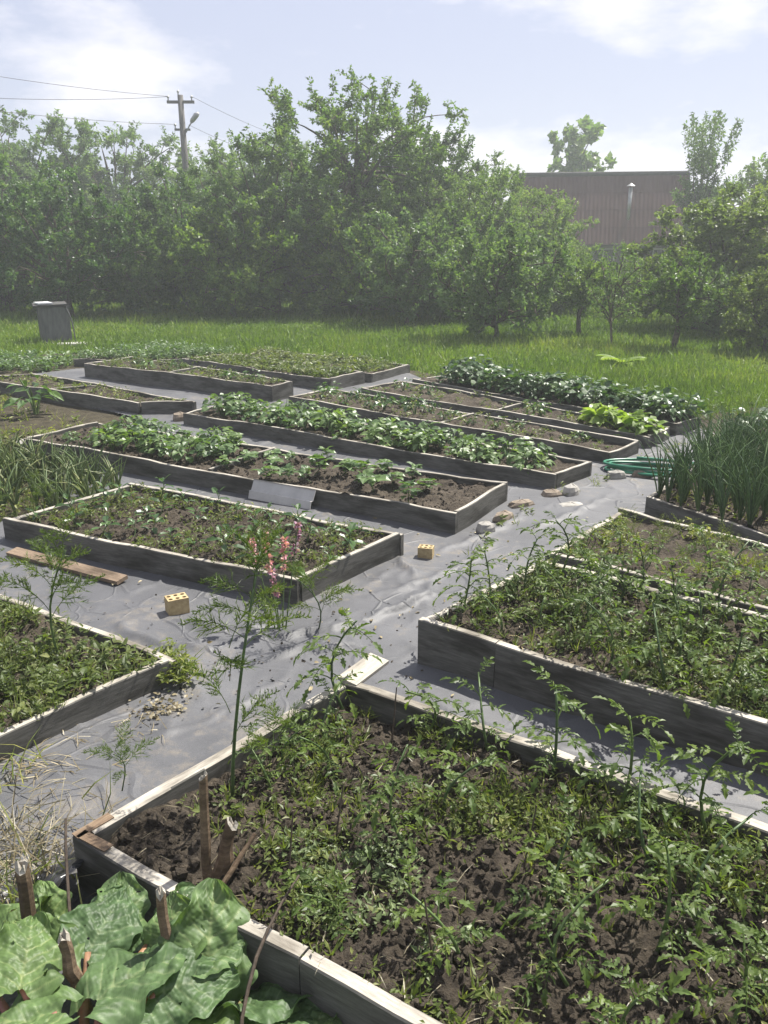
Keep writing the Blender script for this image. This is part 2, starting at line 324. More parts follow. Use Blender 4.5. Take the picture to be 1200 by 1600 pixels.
def sheet(name, xs, ys, zf, poly, mat, smooth=True):
    X, Y = np.meshgrid(xs, ys); Z = zf(X, Y); n = len(xs)
    V = np.stack([X, Y, Z], -1).reshape(-1, 3); ii, jj = np.meshgrid(np.arange(n - 1), np.arange(len(ys) - 1))
    q = (jj * n + ii).ravel(); F = np.stack([q, q + 1, q + n + 1, q + n], 1)
    cx = V[F].mean(1); F = F[inpoly(cx[:, 0], cx[:, 1], poly)]
    used = np.unique(F); re = -np.ones(len(V), int); re[used] = np.arange(len(used))
    b = MB(); b.add(V[used], re[F]); return b.mesh(name, mat, smooth)
def earth_z(X, Y): return -.012 + .03 * vnoise(X, Y, 2.1, 3) * vnoise(X, Y, .6, 4) + .018 * vnoise(X, Y, 9, 5)
tag_struct(link('garden_soil', sheet('garden_soil', np.arange(-14, 9.01, .10), np.arange(0, 13.8, .10), lambda X, Y: earth_z(X, Y) * .5 - .006, GARDEN, M['ground'])))
CLOTH = [(-3.2, .4), (-3.2, 4.5), (-2.05, 5.25), (-2.45, 5.75), (-2.75, 7.55), (-2.35, 8.1), (-4.5, 10.1), (-4.7, 11.2), (-4.0, 11.9), (-1.9, 12.9), (.35, 11.2), (.6, 10.4), (3.0, 7.75), (3.15, 7.2), (2.9, 5.5), (2.9, .4)]
folds = []
for k in range(420):
    y = 1.2 + 8.5 * rng.random() ** 1.5; a = rng.normal(.75, .55) if rng.random() < .6 else U(0, math.pi)
    folds.append((U(-2.6, 2.8), y, a, U(.04, .26), U(.005, .012) * (1 + .12 * y), U(.003, .010) * (1 if rng.random() < .85 else 1.8), U(-2.5, 2.5)))
# long creases along the walking direction of the path, and the heaped fold by the pink flowers
for (x, y, a, L, w, h, cv) in [(-.05, 3.55, .62, .35, 0.0168, 0.027, .5), (-.28, 3.25, .15, .22, 0.018, 0.03, -1), (.15, 3.75, .9, .25, .02, .025, 1), (.35, 4.15, .85, .5, .018, .02, .3),
                               (.62, 4.75, .85, .45, .02, .022, .2), (-.55, 3.35, .2, .3, 0.021, 0.024, .6), (-.75, 3.45, -.1, .25, .03, .03, 1.2), (1.25, 5.15, .8, .5, .02, .02, .2), (-1.0, 3.3, -.4, .3, .03, .03, 1),
                               (-.62, 2.72, .8, .4, .015, .014, .4), (-.4, 2.55, .75, .3, .012, .012, .4), (.12, 4.2, 1.9, .14, 0.024, 0.03, 0), (.42, 2.62, -.55, .4, .016, .016, .3), (.75, 2.4, -.5, .3, .015, .014, -.3)]:
    folds.append((x, y, a, L, w, h, cv))
def cloth_z(X, Y):
    Z = .010 + .020 * vnoise(X, Y, 1.7, 11) ** 2 + .005 * vnoise(X, Y, 6, 12) + .0016 * vnoise(X, Y, 20, 13)
    for (fx, fy, a, L, w, h, cv) in folds:
        j0, j1 = np.searchsorted(Y[:, 0], [fy - 1.6 * L - .1, fy + 1.6 * L + .1]); i0, i1 = np.searchsorted(X[0], [fx - 1.6 * L - .1, fx + 1.6 * L + .1])
        dx, dy = X[j0:j1, i0:i1] - fx, Y[j0:j1, i0:i1] - fy; s = dx * math.cos(a) + dy * math.sin(a); d = -dx * math.sin(a) + dy * math.cos(a) - cv * s * s - .012 * np.sin(s * 31 + fx * 9)
        Z[j0:j1, i0:i1] += h * np.exp(-(np.abs(d) / w) ** 1.3 - (s / L) ** 4)
    return Z
ys = [.4]
while ys[-1] < 13.0: ys.append(ys[-1] + max(.013, .0046 * ys[-1]))
tag_struct(link('path', sheet('path', np.arange(-4.8, 3.2, .017), np.array(ys), cloth_z, CLOTH, M['cloth'])))

# ------------------------------------------------------------------ raised beds
def board_mesh(L, h, t, seed):
    r = np.random.default_rng(seed); n = max(4, int(L / .12)); x = np.linspace(0, L, n + 1)
    ph = r.uniform(0, 6, 4); wob = .009 * np.sin(x * 1.9 + ph[0]) + .004 * np.sin(x * 5.1 + ph[1]); wob = wob * np.sin(np.pi * x / L) ** .5; top = h + .007 * np.sin(x * 2.3 + ph[2]) + .003 * np.sin(x * 9 + ph[3]) + r.normal(0, .0016, n + 1)
    b = .004
    prof = lambda i: [[x[i], wob[i], -.03], [x[i], wob[i] + t, -.03], [x[i], wob[i] + t, top[i] - b], [x[i], wob[i] + t - b, top[i]], [x[i], wob[i] + b, top[i]], [x[i], wob[i], top[i] - b]]
    V = np.array([prof(i) for i in range(n + 1)]).reshape(-1, 3)
    F = [[i * 6 + j, (i + 1) * 6 + j, (i + 1) * 6 + (j + 1) % 6, i * 6 + (j + 1) % 6] for i in range(n) for j in range(6)]
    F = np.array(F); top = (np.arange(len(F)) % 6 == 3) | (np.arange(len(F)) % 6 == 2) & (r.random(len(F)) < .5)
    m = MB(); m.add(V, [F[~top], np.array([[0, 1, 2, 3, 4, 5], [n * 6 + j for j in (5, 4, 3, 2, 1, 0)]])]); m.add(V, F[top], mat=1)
    return m
def board(name, p, q, h, t, inward, parent, mat=None, seed=0, z=0.0):
    """a plank on edge from p to q; its thickness grows to the left of p->q (inward=1) or to the right"""
    p, q = np.array(p), np.array(q)
    if inward < 0: p, q = q, p
    d = q - p; L = float(np.hypot(*d))
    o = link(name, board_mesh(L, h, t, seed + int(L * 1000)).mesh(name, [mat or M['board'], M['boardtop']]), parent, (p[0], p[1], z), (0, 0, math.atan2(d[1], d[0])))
    return o
SOILZ = {}
def bed(key, corners, h, label, soil_drop=.05, t=.035, dividers=(), skip=(), mat=None, heap=.03, res=.03, group='raised vegetable beds', split=()):
    """corners in order round the bed (anticlockwise); boards between them, soil inside"""
    C = np.array(corners, float); n = len(C); c = C.mean(0)
    root = link('raised_bed', None, None, (c[0], c[1], 0)); tag(root, label, 'garden bed', group)
    area = sum(C[i][0] * C[(i + 1) % n][1] - C[(i + 1) % n][0] * C[i][1] for i in range(n)); sg = 1 if area > 0 else -1
    L = C - c
    for i in range(n):
        if i in skip: continue
        p, q = L[i].copy(), L[(i + 1) % n].copy(); d = (q - p) / np.hypot(*(q - p))
        if i % 2 == 1: p, q = p + d * (t + .001), q - d * (t + .001)       # butt joints
        cuts = [0.0] + [s for (e, s) in split if e == i] + [1.0]
        for a, b in zip(cuts[:-1], cuts[1:]):
            pa, pb = p + (q - p) * a, p + (q - p) * b
            if a > 0: pa = pa + d * .003
            dz = 0 if len(cuts) == 2 else rng.uniform(-.008, .006)
            board('board', pa, pb, h + dz + rng.uniform(-.004, .004), t, sg, root, mat, seed=i * 13 + len(key) + int(h * 1000))
    for (p, q, hh) in dividers:
        board('divider_board', np.array(p) - c, np.array(q) - c, hh, .028, 1, root, M['board'], seed=77)
    # soil: grid between the boards, clods as relief
    ins = L * (1 - (t * .9) / np.maximum(.3, np.hypot(L[:, 0], L[:, 1])))[:, None]
    def zf(X, Y):
        gx, gy = X + c[0], Y + c[1]
        return h - soil_drop + heap * (vnoise(gx, gy, 1.6, 21) - .5) * 1.3 + .034 * (vnoise(gx, gy, 7, 22) - .5) + .040 * np.maximum(0, vnoise(gx, gy, 17, 23) - .45) + .034 * np.maximum(0, vnoise(gx, gy, 37, 24) - .42) + .020 * np.maximum(0, vnoise(gx + 3, gy, 71, 25) - .4)
    nu = int(max(np.hypot(*(L[1] - L[0])), np.hypot(*(L[2] - L[3]))) / res) + 2; nv = int(max(np.hypot(*(L[3] - L[0])), np.hypot(*(L[2] - L[1]))) / res) + 2
    u, v = np.meshgrid(np.linspace(0, 1, nu), np.linspace(0, 1, nv)); u, v = u[..., None], v[..., None]
    XY = ins[0] * (1 - u) * (1 - v) + ins[1] * u * (1 - v) + ins[2] * u * v + ins[3] * (1 - u) * v
    V = np.concatenate([XY, zf(XY[..., 0], XY[..., 1])[..., None]], -1).reshape(-1, 3)
    ii, jj = np.meshgrid(np.arange(nu - 1), np.arange(nv - 1)); q = (jj * nu + ii).ravel()
    sm = MB(); sm.add(V, np.stack([q, q + 1, q + nu + 1, q + nu], 1)); link('soil', sm.mesh('soil', M['soil'], True), root)
    SOILZ[key] = (C, c, h, soil_drop, zf)
    return root
def soil_at(key, x, y):
    C, c, h, sd, zf = SOILZ[key]; return float(zf(np.array([x - c[0]]), np.array([y - c[1]]))[0])
BED = {
 'front': [(-.83, 1.84), (.95, .74), (1.75, 1.43), (-.14, 2.69)],
 'left': [(-2.75, 1.45), (-2.05, 1.48), (-.83, 2.99), (-1.98, 3.76)],
 'pepper': [(-2.24, 4.63), (-.42, 3.71), (.11, 4.38), (-1.70, 5.38)],
 'bean': [(-3.01, 6.77), (.43, 4.75), (.84, 5.42), (-2.58, 7.42)],
 'potato': [(-1.94, 7.93), (1.21, 5.67), (1.57, 6.08), (-1.55, 8.50)],
 'sparse': [(-1.02, 8.83), (1.78, 6.38), (2.13, 6.78), (-.62, 9.36)],
 'lettuce': [(-.26, 9.42), (2.26, 6.95), (2.56, 7.31), (.20, 9.98)],
 'dark': [(.34, 10.02), (2.66, 7.44), (3.00, 7.75), (.80, 10.50)],
 'tall': [(-3.91, 10.9), (-1.23, 9.12), (-1.03, 9.42), (-3.47, 11.53)],
 'weedy': [(-2.75, 11.55), (-.64, 9.79), (-.24, 10.4), (-2.2, 12.1)],
 'far': [(-2.05, 12.12), (-.16, 10.46), (.35, 11.29), (-1.9, 13.05)],
 'farleft': [(-4.45, 12.0), (-3.35, 11.72), (-2.15, 12.55), (-3.6, 13.4)],
 'slim': [(-4.95, 10.05), (-2.51, 8.41), (-1.93, 8.48), (-4.39, 10.42)],
 'onion': [(1.69, 5.13), (3.2, 2.9), (4.4, 4.3), (2.75, 6.55)],
 'right': [(.14, 3.11), (1.75, 1.98), (2.35, 2.62), (.76, 3.80)],
 'carrot': [(.82, 3.96), (2.3, 2.72), (2.85, 3.25), (1.40, 4.68)],
}
bed('front', BED['front'], .19, 'large nearest raised bed of tomatoes and weeds, its rusted corner above the rhubarb', .075, .040, res=.0105, heap=.05, split=((0, .36),))
bed('left', BED['left'], .11, 'low weedy raised bed at the left edge, beside the dried crumbs on the path', .03, .035, res=.02)
bed('pepper', BED['pepper'], .155, 'raised bed of small pepper plants directly behind the pink flowers', .045, .033, res=.018)
bed('bean', BED['bean'], .145, 'long raised bed with the pale panel leaning on its side', .045, .03, [((-1.24, 5.76), (-.85, 6.40), .150)], res=.03)
bed('potato', BED['potato'], .13, 'raised bed filled with a full row of pale leafy potato plants', .05, .03, res=.035)
bed('sparse', BED['sparse'], .125, 'half empty raised bed behind the potato row, next to the green hose', .045, .03, [((.53, 7.50), (.87, 7.88), .128)], res=.04)
bed('lettuce', BED['lettuce'], .12, 'raised bed with light green lettuces at its path end', .045, .03, [((1.1, 8.11), (1.42, 8.50), .122)], res=.04)
bed('dark', BED['dark'], .12, 'farthest right raised bed overgrown with dark green bushy plants by the lawn', .03, .03, res=.05)
bed('tall', BED['tall'], .20, 'tall dark sided raised bed left of centre with one cross board', .05, .03, [((-2.57, 10.03), (-2.32, 10.55), .204)], res=.04)
bed('weedy', BED['weedy'], .165, 'raised bed of yellowish seedlings right of the tall dark bed', .04, .03, [((-1.68, 10.68), (-1.33, 11.27), .168)], res=.05)
bed('far', BED['far'], .12, 'farthest middle raised bed in front of the lawn', .035, .03, res=.05)
bed('farleft', BED['farleft'], .10, 'low leafy raised bed behind the tall dark bed, nearest the metal box', .02, .03, res=.05)
bed('slim', BED['slim'], .14, 'slim raised bed at the left edge in front of the tall dark bed', .05, .03, [((-3.75, 9.25), (-3.16, 9.55), .144)], res=.04)
bed('onion', BED['onion'], .13, 'raised bed of tall dark onions at the right edge', .03, .035, res=.035)
bed('right', BED['right'], .22, 'high raised bed of dense tomatoes on the right of the path', .05, .038, res=.02, split=((0, .18),))
bed('carrot', BED['carrot'], .20, 'raised bed of feathery carrots between the onions and the dense tomatoes', .05, .034, [((1.02, 3.83), (2.42, 2.62), .19)], res=.03)

# ------------------------------------------------------------------ trees
def bez(a, b, c, k=6):
    t = np.linspace(0, 1, k)[:, None]; return (1 - t) ** 2 * a + 2 * t * (1 - t) * b + t ** 2 * c
def make_tree(seed, H, RX, RY, zlow, trunk_h, trunk_r, nlimb, nsub, ntwig, nleaf, leafL, leafW, twigL, leaf_mat, shoots=0, shootL=.8, lean=0.0, bark=None, tmpl=T_TREE, ragged=.35, upright=.3, asp=None):
    """a tapered trunk with limbs and twigs (part trunk) and its leaves (part crown), base at the origin"""
    global rng
    keep = rng; rng = np.random.default_rng(seed)
    W = MB(); Lf = MB()
    zc, rz = (H + zlow) / 2, (H - zlow) / 2
    top = np.array([lean, U(-.1, .1), trunk_h]); tp = bez(np.zeros(3), np.array([U(-.12, .12), U(-.1, .1), trunk_h * .5]), top, 6); tp[0, 2] = -.05
    W.tube(tp, np.linspace(trunk_r * 1.25, trunk_r * .8, 6), 8)
    lead = bez(top, np.array([lean * .8, 0, (trunk_h + H) / 2]), np.array([U(-.3, .3), U(-.3, .3), H - .25 * rz]), 6)
    W.tube(lead, np.linspace(trunk_r * .8, .012, 6), 6)
    twP, twD, twLen = [], [], []
    ga = math.pi * (3 - 5 ** .5)
    for i in range(nlimb):
        ct = 1 - 2 * (i + .5) / nlimb; ph = i * ga + U(-.3, .3); st = math.sqrt(1 - ct * ct)
        rad = 1 - ragged * rng.random() ** 2 + .08
        tgt = np.array([RX * st * math.cos(ph), RY * st * math.sin(ph), zc + rz * ct]) * np.array([rad, rad, 1]); tgt[2] = zc + (tgt[2] - zc) * rad
        s = tp[-1] * (1 - .35 * rng.random()) if rng.random() < .55 or tgt[2] < trunk_h else lead[rng.integers(1, 4)]
        mid = (s + tgt) / 2 + np.array([0, 0, .15 * rz * (1 if tgt[2] > zc else .8)])
        lp = bez(s, mid, tgt, 7); W.tube(lp, np.linspace(trunk_r * .42, .01, 7), 5, cap=False)
        for j in range(nsub):
            k = rng.integers(2, 7); s2 = lp[k]; d2 = nrm(nrm(lp[k] - lp[k - 1]) * .5 + randdir(1)[0] + np.array([0, 0, upright * .5]))
            l2 = U(.35, .85) * min(RX, RY, rz) * .55; e2 = s2 + d2 * l2
            bp = bez(s2, s2 + d2 * l2 * .5 + np.array([0, 0, .06]), e2, 4); W.tube(bp, np.linspace(.016, .006, 4), 3, cap=False)
            for m in range(ntwig):
                tt = U(.5, 1.05); p = s2 + d2 * l2 * tt; d = nrm(d2 * .5 + randdir(1)[0] + np.array([0, 0, upright]))
                twP.append(p); twD.append(d); twLen.append(twigL * U(.5, 1.25))
    for i in range(shoots):
        a = U(0, 6.28); rr = rng.random() ** .5 * .8; p = np.array([RX * rr * math.cos(a), RY * rr * math.sin(a), zc + rz * math.sqrt(max(0, 1 - rr * rr)) * .82])
        d = nrm(np.array([math.cos(a) * rr * .5 + U(-.15, .15), math.sin(a) * rr * .5, 1.0])); n = 3
        for q in range(n):
            twP.append(p + d * shootL * q / n); twD.append(nrm(d + randdir(1)[0] * .12)); twLen.append(shootL / n * 1.3)
    twP, twD, twLen = np.array(twP), np.array(twD), np.array(twLen)
    ok = twP[:, 2] > .12; twP, twD, twLen = twP[ok], twD[ok], twLen[ok]
    for p, d, ll in list(zip(twP, twD, twLen))[::3]: W.tube(np.array([p, p + d * ll]), [.006, .003], 3, cap=False)
    n = len(twP) * nleaf; ix = np.repeat(np.arange(len(twP)), nleaf); t = rng.random(n) ** .8
    P = twP[ix] + twD[ix] * (t * twLen[ix])[:, None] + rng.normal(0, .012 + .02 * twigL, (n, 3))
    D = nrm(twD[ix] * .5 + randdir(n) + np.array([0, 0, -.15])); N = nrm(randdir(n) * .9 + np.array([0, 0, .7]))
    br = np.clip(np.repeat(rng.normal(.5, .16, len(twP)), nleaf) + rng.normal(0, .15, n), 0, 1)
    sz = U(.65, 1.25, n)
    Lf.soup(tmpl, P, D, N, leafL * sz, leafW * sz, br)
    a, b = W.mesh('trunk', bark or M['bark'], True), Lf.mesh('crown', leaf_mat)
    rng = keep
    return a, b
def tree(name, meshes, loc, rz=0, scale=1.0, label=None, cat='tree', group=None):
    o = link(name, None, None, loc, (0, 0, rz), scale); link('trunk', meshes[0], o); link('crown', meshes[1], o)
    return tag(o, label, cat, group)
TM = {
 'apple': make_tree(1, 3.6, 2.2, 2.2, .35, .9, .13, 30, 6, 9, 28, .088, .058, .30, M['apple'], 8, .5, ragged=.3),
 'apple2': make_tree(2, 3.3, 1.9, 2.0, .25, .8, .12, 28, 6, 9, 28, .088, .058, .30, M['apple'], 6, .4, ragged=.35),
 'plum': make_tree(3, 5.6, 2.3, 2.1, .5, 1.2, .15, 38, 7, 8, 27, .10, .050, .36, M['plum'], 26, .8, ragged=.3, upright=.45),
 'willow': make_tree(4, 5.4, 2.6, 2.4, .4, 1.3, .16, 38, 6, 9, 27, .11, .052, .40, M['willow'], 10, .7, ragged=.3, upright=.35),
 'shrub': make_tree(5, 1.75, 1.15, 1.0, .12, .3, .04, 22, 6, 5, 20, .075, .05, .26, M['willow'], 18, .35, ragged=.4, upright=.5),
 'hedge': make_tree(6, 2.3, 1.7, 1.3, .05, .3, .06, 28, 6, 7, 25, .085, .055, .30, M['plum'], 8, .4, ragged=.4, upright=.35),
 'maple': make_tree(8, 3.3, 1.7, 1.6, .2, .7, .09, 32, 6, 8, 23, .10, .07, .30, M['maple'], 10, .45, ragged=.35, upright=.3),
 'small': make_tree(12, 1.7, .75, .7, .62, .85, .055, 16, 5, 6, 15, .075, .045, .22, M['plum'], 6, .3, ragged=.4, upright=.4),
 'sapling': make_tree(9, 1.75, .55, .5, .45, .55, .022, 12, 4, 4, 9, .06, .032, .24, M['willow'], 8, .35, ragged=.4, upright=.7),
 'spire': make_tree(10, 5.0, .85, .8, 1.0, 1.8, .10, 16, 4, 4, 22, .15, .06, .40, M['plum'], 30, 1.5, ragged=.35, upright=1.3),
 'round': make_tree(11, 8.0, 1.75, 1.6, 3.4, 3.4, .13, 22, 4, 3, 11, .36, .28, .42, M['willow'], 9, .8, ragged=.5, upright=.5),
}
def height_of(me):
    v = np.empty(len(me.vertices) * 3, np.float32); me.vertices.foreach_get('co', v); return float(v[2::3].max())
TH = {k: height_of(v[1]) for k, v in TM.items()}
# (kind, x, y, turn, height, label)
TREES = [
 ('apple', -10.3, 23.0, .3, 4.35, 'dark leafy apple tree at the left edge of the photo'),
 ('apple2', -7.6, 20.6, 1.2, 3.35, 'spreading bright leaved apple tree right behind the grey metal box'),
 ('apple', -5.1, 22.6, 2.1, 3.75, 'dark apple tree in front of the utility pole'),
 ('willow', -13.8, 33.0, 2.6, 6.5, 'tall pale tree at the far left behind the apple trees'),
 ('willow', -10.6, 35.0, .4, 6.4, 'tall hazy tree left of the utility pole'),
 ('plum', -17.0, 36.0, .9, 6.0, 'hazy tree standing at the left end of the back row'),
 ('willow', -7.3, 37.5, 1.9, 5.1, 'low hazy tree behind the foot of the utility pole'),
 ('willow', -4.2, 31.0, 4.3, 5.5, 'hazy round topped tree right of the utility pole'),
 ('plum', -.75, 22.6, .2, 5.85, 'tallest tree in the middle with upright shoots above its crown'),
 ('willow', -2.75, 21.6, 3.3, 4.15, 'broad pale tree left of the tallest middle tree'),
 ('plum', 1.05, 24.6, 2.2, 5.0, 'spiky topped tree right of the tallest middle tree'),
 ('willow', 1.9, 21.2, 5.2, 3.4, 'low drooping tree in the middle behind the round bush'),
 ('plum', 3.0, 25.5, 4.0, 4.2, 'tree with thin reddish shoots left of the brown roof'),
 ('willow', 4.2, 23.6, 1.0, 3.2, 'low pale tree hiding the left end of the brown roof'),
 ('maple', 6.9, 17.6, .7, 2.85, 'bright yellow green tree in front of the right end of the roof'),
 ('maple', 9.6, 20.5, 2.9, 3.35, 'bright tree at the right edge, taller than its neighbours'),
 ('maple', 6.15, 13.6, 4.6, 1.45, 'low bright leaved bush at the right edge of the lawn'),
 ('plum', 12.2, 27.0, 1.3, 4.6, 'hazy tree behind the bright trees at the right'),
 ('spire', 10.75, 30.0, .5, 5.85, 'narrow tree with upright shoots standing right of the roof'),
 ('round', 9.75, 45.5, .9, 7.8, 'lone round leaved tree rising behind the roof'),
 ('small', 4.83, 14.1, .6, 1.62, 'small dark stemmed tree at the right of the lawn'),
 ('small', 3.78, 16.4, 2.6, 1.5, 'small dark trunked tree in front of the roof'),
 ('sapling', 3.95, 14.6, .8, 1.75, 'thin pale sapling on the lawn between two dark trunks'),
]
WIDE = {3: 1.15, 4: 1.15, 7: 1.15, 8: 1.15, 9: 1.15, 10: 1.1, 14: 1.2, 15: 1.2}
for i, (k, x, y, a, s, lab) in enumerate(TREES):
    nm = {'apple': 'apple_tree', 'apple2': 'apple_tree', 'willow': 'pale_tree', 'plum': 'plum_tree', 'maple': 'bright_tree', 'spire': 'upright_tree', 'round': 'round_leaved_tree', 'sapling': 'sapling', 'small': 'small_tree'}[k]
    h = s / TH[k]; tree(nm, TM[k], (x, y, -.01), a, (h * WIDE.get(i, 1.0), h * WIDE.get(i, 1.0), h), lab, 'tree', 'trees round the garden')
SHRUBS = [
 ('shrub', 2.05, 15.6, .4, 1.0, 'round bush in the middle at the edge of the lawn'),
 ('shrub', .5, 18.6, 1.4, 1.15, 'bush under the tallest middle tree, right of its trunk'),
 ('shrub', 2.9, 19.4, 2.4, .95, 'bush behind the round lawn bush on its right'),
 ('hedge', 5.9, 20.2, .4, .50, 'leafy bush in front of the house wall'),
 ('hedge', 4.4, 21.0, 1.7, .62, 'leafy bush below the left end of the roof'),
 ('hedge', 8.6, 16.6, 2.7, .85, 'dark bush in shade at the right edge of the lawn'),
 ('shrub', 6.1, 15.6, .9, .62, 'small bush under the bright tree at the right'),
 ('hedge', -.6, 20.6, 3.1, .95, 'dark undergrowth bush beneath the tallest middle tree'),
 ('hedge', -3.6, 20.4, .2, .98, 'dark undergrowth bush left of the whitish trunk'),
 ('hedge', -5.9, 21.0, 2.2, .95, 'dark undergrowth bush between the two apple trees'),
 ('hedge', -9.4, 21.6, 1.2, 1.0, 'dark undergrowth bush at the left edge behind the metal box'),
 ('hedge', -12.0, 24.5, 1.9, 1.3, 'dark bush below the apple tree at the left edge'),
 ('hedge', 1.6, 20.2, 4.4, .95, 'undergrowth bush behind the round lawn bush on its left'),
]
for (k, x, y, a, s, lab) in SHRUBS:
    tree('bush', TM[k], (x, y, -.01), a, s, lab, 'bush', 'bushes under the trees')
for i, (x, y, a, s) in enumerate([(-15, 28, .5, 1.23), (-11.5, 29, 2.1, 1.23), (-8, 29.5, 4, 1.23), (-4.6, 27.5, 1, 1.19), (-1.5, 27.5, 3, 1.19), (1.8, 28, 5, 1.15), (4.2, 27.5, .6, 0.94), (13.5, 23, 1.1, 1.5), (16, 30, 3.2, 1.8), (11.5, 16.5, 2.5, 1.2), (15.5, 34, 2.5, 1.8), (-19, 30, 2.5, 1.7)]):
    tree('background_bush', TM['hedge'], (x, y, -.01), a, s, 'dark bush filling the gaps behind the front trees', 'bush', 'bushes behind the trees')

# ------------------------------------------------------------------ house behind the trees
hx, hy, ha = 8.6, 35.6, R(-11)
house = link('house', None, None, (hx, hy, 0), (0, 0, ha)); tag(house, 'low house with a huge purplish brown sheet roof among the trees', 'house')
HL, RZ, EZ, DP = 6.7, 4.20, 1.62, 1.45      # length, ridge height, eave height, half depth
b = MB(); b.box((0, .2, .8), (HL - .5, DP * 2 - .7, 1.7)); 
gz = RZ - .25
for sx in (-1, 1):
    x = sx * (HL / 2 - .25); k = [[x - .06, -DP + .6, 1.6], [x - .06, DP - .3, 1.6], [x - .06, .2, gz], [x + .06, -DP + .6, 1.6], [x + .06, DP - .3, 1.6], [x + .06, .2, gz]]
    b.add(k, [np.array([[0, 1, 2], [3, 5, 4]]), np.array([[0, 3, 4, 1], [1, 4, 5, 2], [2, 5, 3, 0]])])
link('wall', b.mesh('wall', M['wall']), house)
roof = MB()
sl = np.array([0, -DP, EZ]); rd = np.array([0, .2, RZ])
for sy in (-1, 1):
    e = np.array([0, sy * DP + (.2 if sy > 0 else 0), EZ]); q = [[-HL / 2, e[1], e[2]], [HL / 2, e[1], e[2]], [HL / 2, rd[1], rd[2]], [-HL / 2, rd[1], rd[2]]]
    V = np.array(q + [[a, bb, c - .09] for a, bb, c in q]); roof.add(V, np.array([[0, 1, 2, 3], [7, 6, 5, 4], [0, 4, 5, 1], [1, 5, 6, 2], [2, 6, 7, 3], [3, 7, 4, 0]]))
rf = link('roof', roof.mesh('roof', M['fascia']), house)
nx, ns = 7, 4; slope = (rd - sl); slen = float(np.linalg.norm(slope)); sdv = slope / slen; sn = nrm(np.cross([1, 0, 0], sdv))
cw, chh = HL / nx, slen / ns
cm = MB(); n = 36; xx = np.linspace(-.01, cw + .03, n); zz = .005 * np.cos(xx / cw * 2 * math.pi * 6)
V = np.array([[x, yy, z + w] for w in (0, .012) for yy in (0, chh + .08) for x, z in zip(xx, zz)])
F = [[i, i + 1, n + i + 1, n + i] for i in range(n - 1)] + [[2 * n + i, 3 * n + i, 3 * n + i + 1, 2 * n + i + 1] for i in range(n - 1)] + [[i, 2 * n + i, 2 * n + i + 1, i + 1] for i in range(n - 1)]
cm.add(V, np.array(F)); sheet_me = cm.mesh('roof_sheet', M['slate'], False)
pitch = math.atan2(slope[2], slope[1])
for j in range(ns):
    for i in range(nx):
        p = sl + sdv * (j * chh - .05) + sn * (.020 + .005 * j + .003 * (i % 2)) + np.array([-HL / 2 + i * cw, 0, 0])
        o = link('roof_sheet', sheet_me, rf, p, (pitch + U(-.006, .006), U(-.004, .004), U(-.006, .006)))
b = MB(); b.tube(np.array([[-HL / 2 - .05, rd[1], RZ + .07], [HL / 2 + .05, rd[1], RZ + .05]]), .10, 8); link('ridge_cap', b.mesh('ridge_cap', M['fascia']), rf)
for sx in (-1, 1):
    b = MB(); x = sx * (HL / 2 + .06); a0, a1 = sl + sn * .02, rd + sn * .02
    b.add([[x - .03, a0[1], a0[2] - .16], [x + .03, a0[1], a0[2] - .16], [x + .03, a0[1], a0[2] + .07], [x - .03, a0[1], a0[2] + .07], [x - .03, a1[1], a1[2] - .16], [x + .03, a1[1], a1[2] - .16], [x + .03, a1[1], a1[2] + .07], [x - .03, a1[1], a1[2] + .07]],
          np.array([[3, 2, 1, 0], [4, 5, 6, 7], [0, 1, 5, 4], [1, 2, 6, 5], [2, 3, 7, 6], [3, 0, 4, 7]])); link('barge_board', b.mesh('barge_board', M['fascia']), rf)
ch = MB(); px, pt = 1.15, .42; pz = EZ + (RZ - EZ) * pt; py = sl[1] + (rd[1] - sl[1]) * pt
ch.tube(np.array([[px, py - .10, pz - .25], [px, py - .10, RZ - .50]]), .075, 10)
chim = link('chimney', ch.mesh('chimney', M['zinc'], True), rf)
c2 = MB(); th = np.linspace(0, 2 * math.pi, 13)[:-1]
c2.add([[px + .17 * math.cos(a), py - .10 + .17 * math.sin(a), RZ - .45] for a in th] + [[px, py - .10, RZ - .34]] + [[px, py - .10, RZ - .46]], np.array([[i, (i + 1) % 12, 12] for i in range(12)] + [[(i + 1) % 12, i, 13] for i in range(12)]))
link('chimney_cap', c2.mesh('chimney_cap', M['zinc']), rf)
for wx in (-1.9, .3, 2.2):
    b = MB(); yw = .2 - (DP * 2 - .7) / 2
    for (cx, cz, dx, dz) in ((0, .38, .9, .07), (0, -.38, .9, .07), (-.42, 0, .07, .7), (.42, 0, .07, .7), (0, 0, .05, .7)): b.box((wx + cx, yw - .02, 1.05 + cz), (dx, .06, dz))
    w = link('window', b.mesh('window', M['zinc']), house); b = MB(); b.box((wx, yw - .006, 1.05), (.8, .02, .7)); link('pane', b.mesh('pane', M['pane']), w)

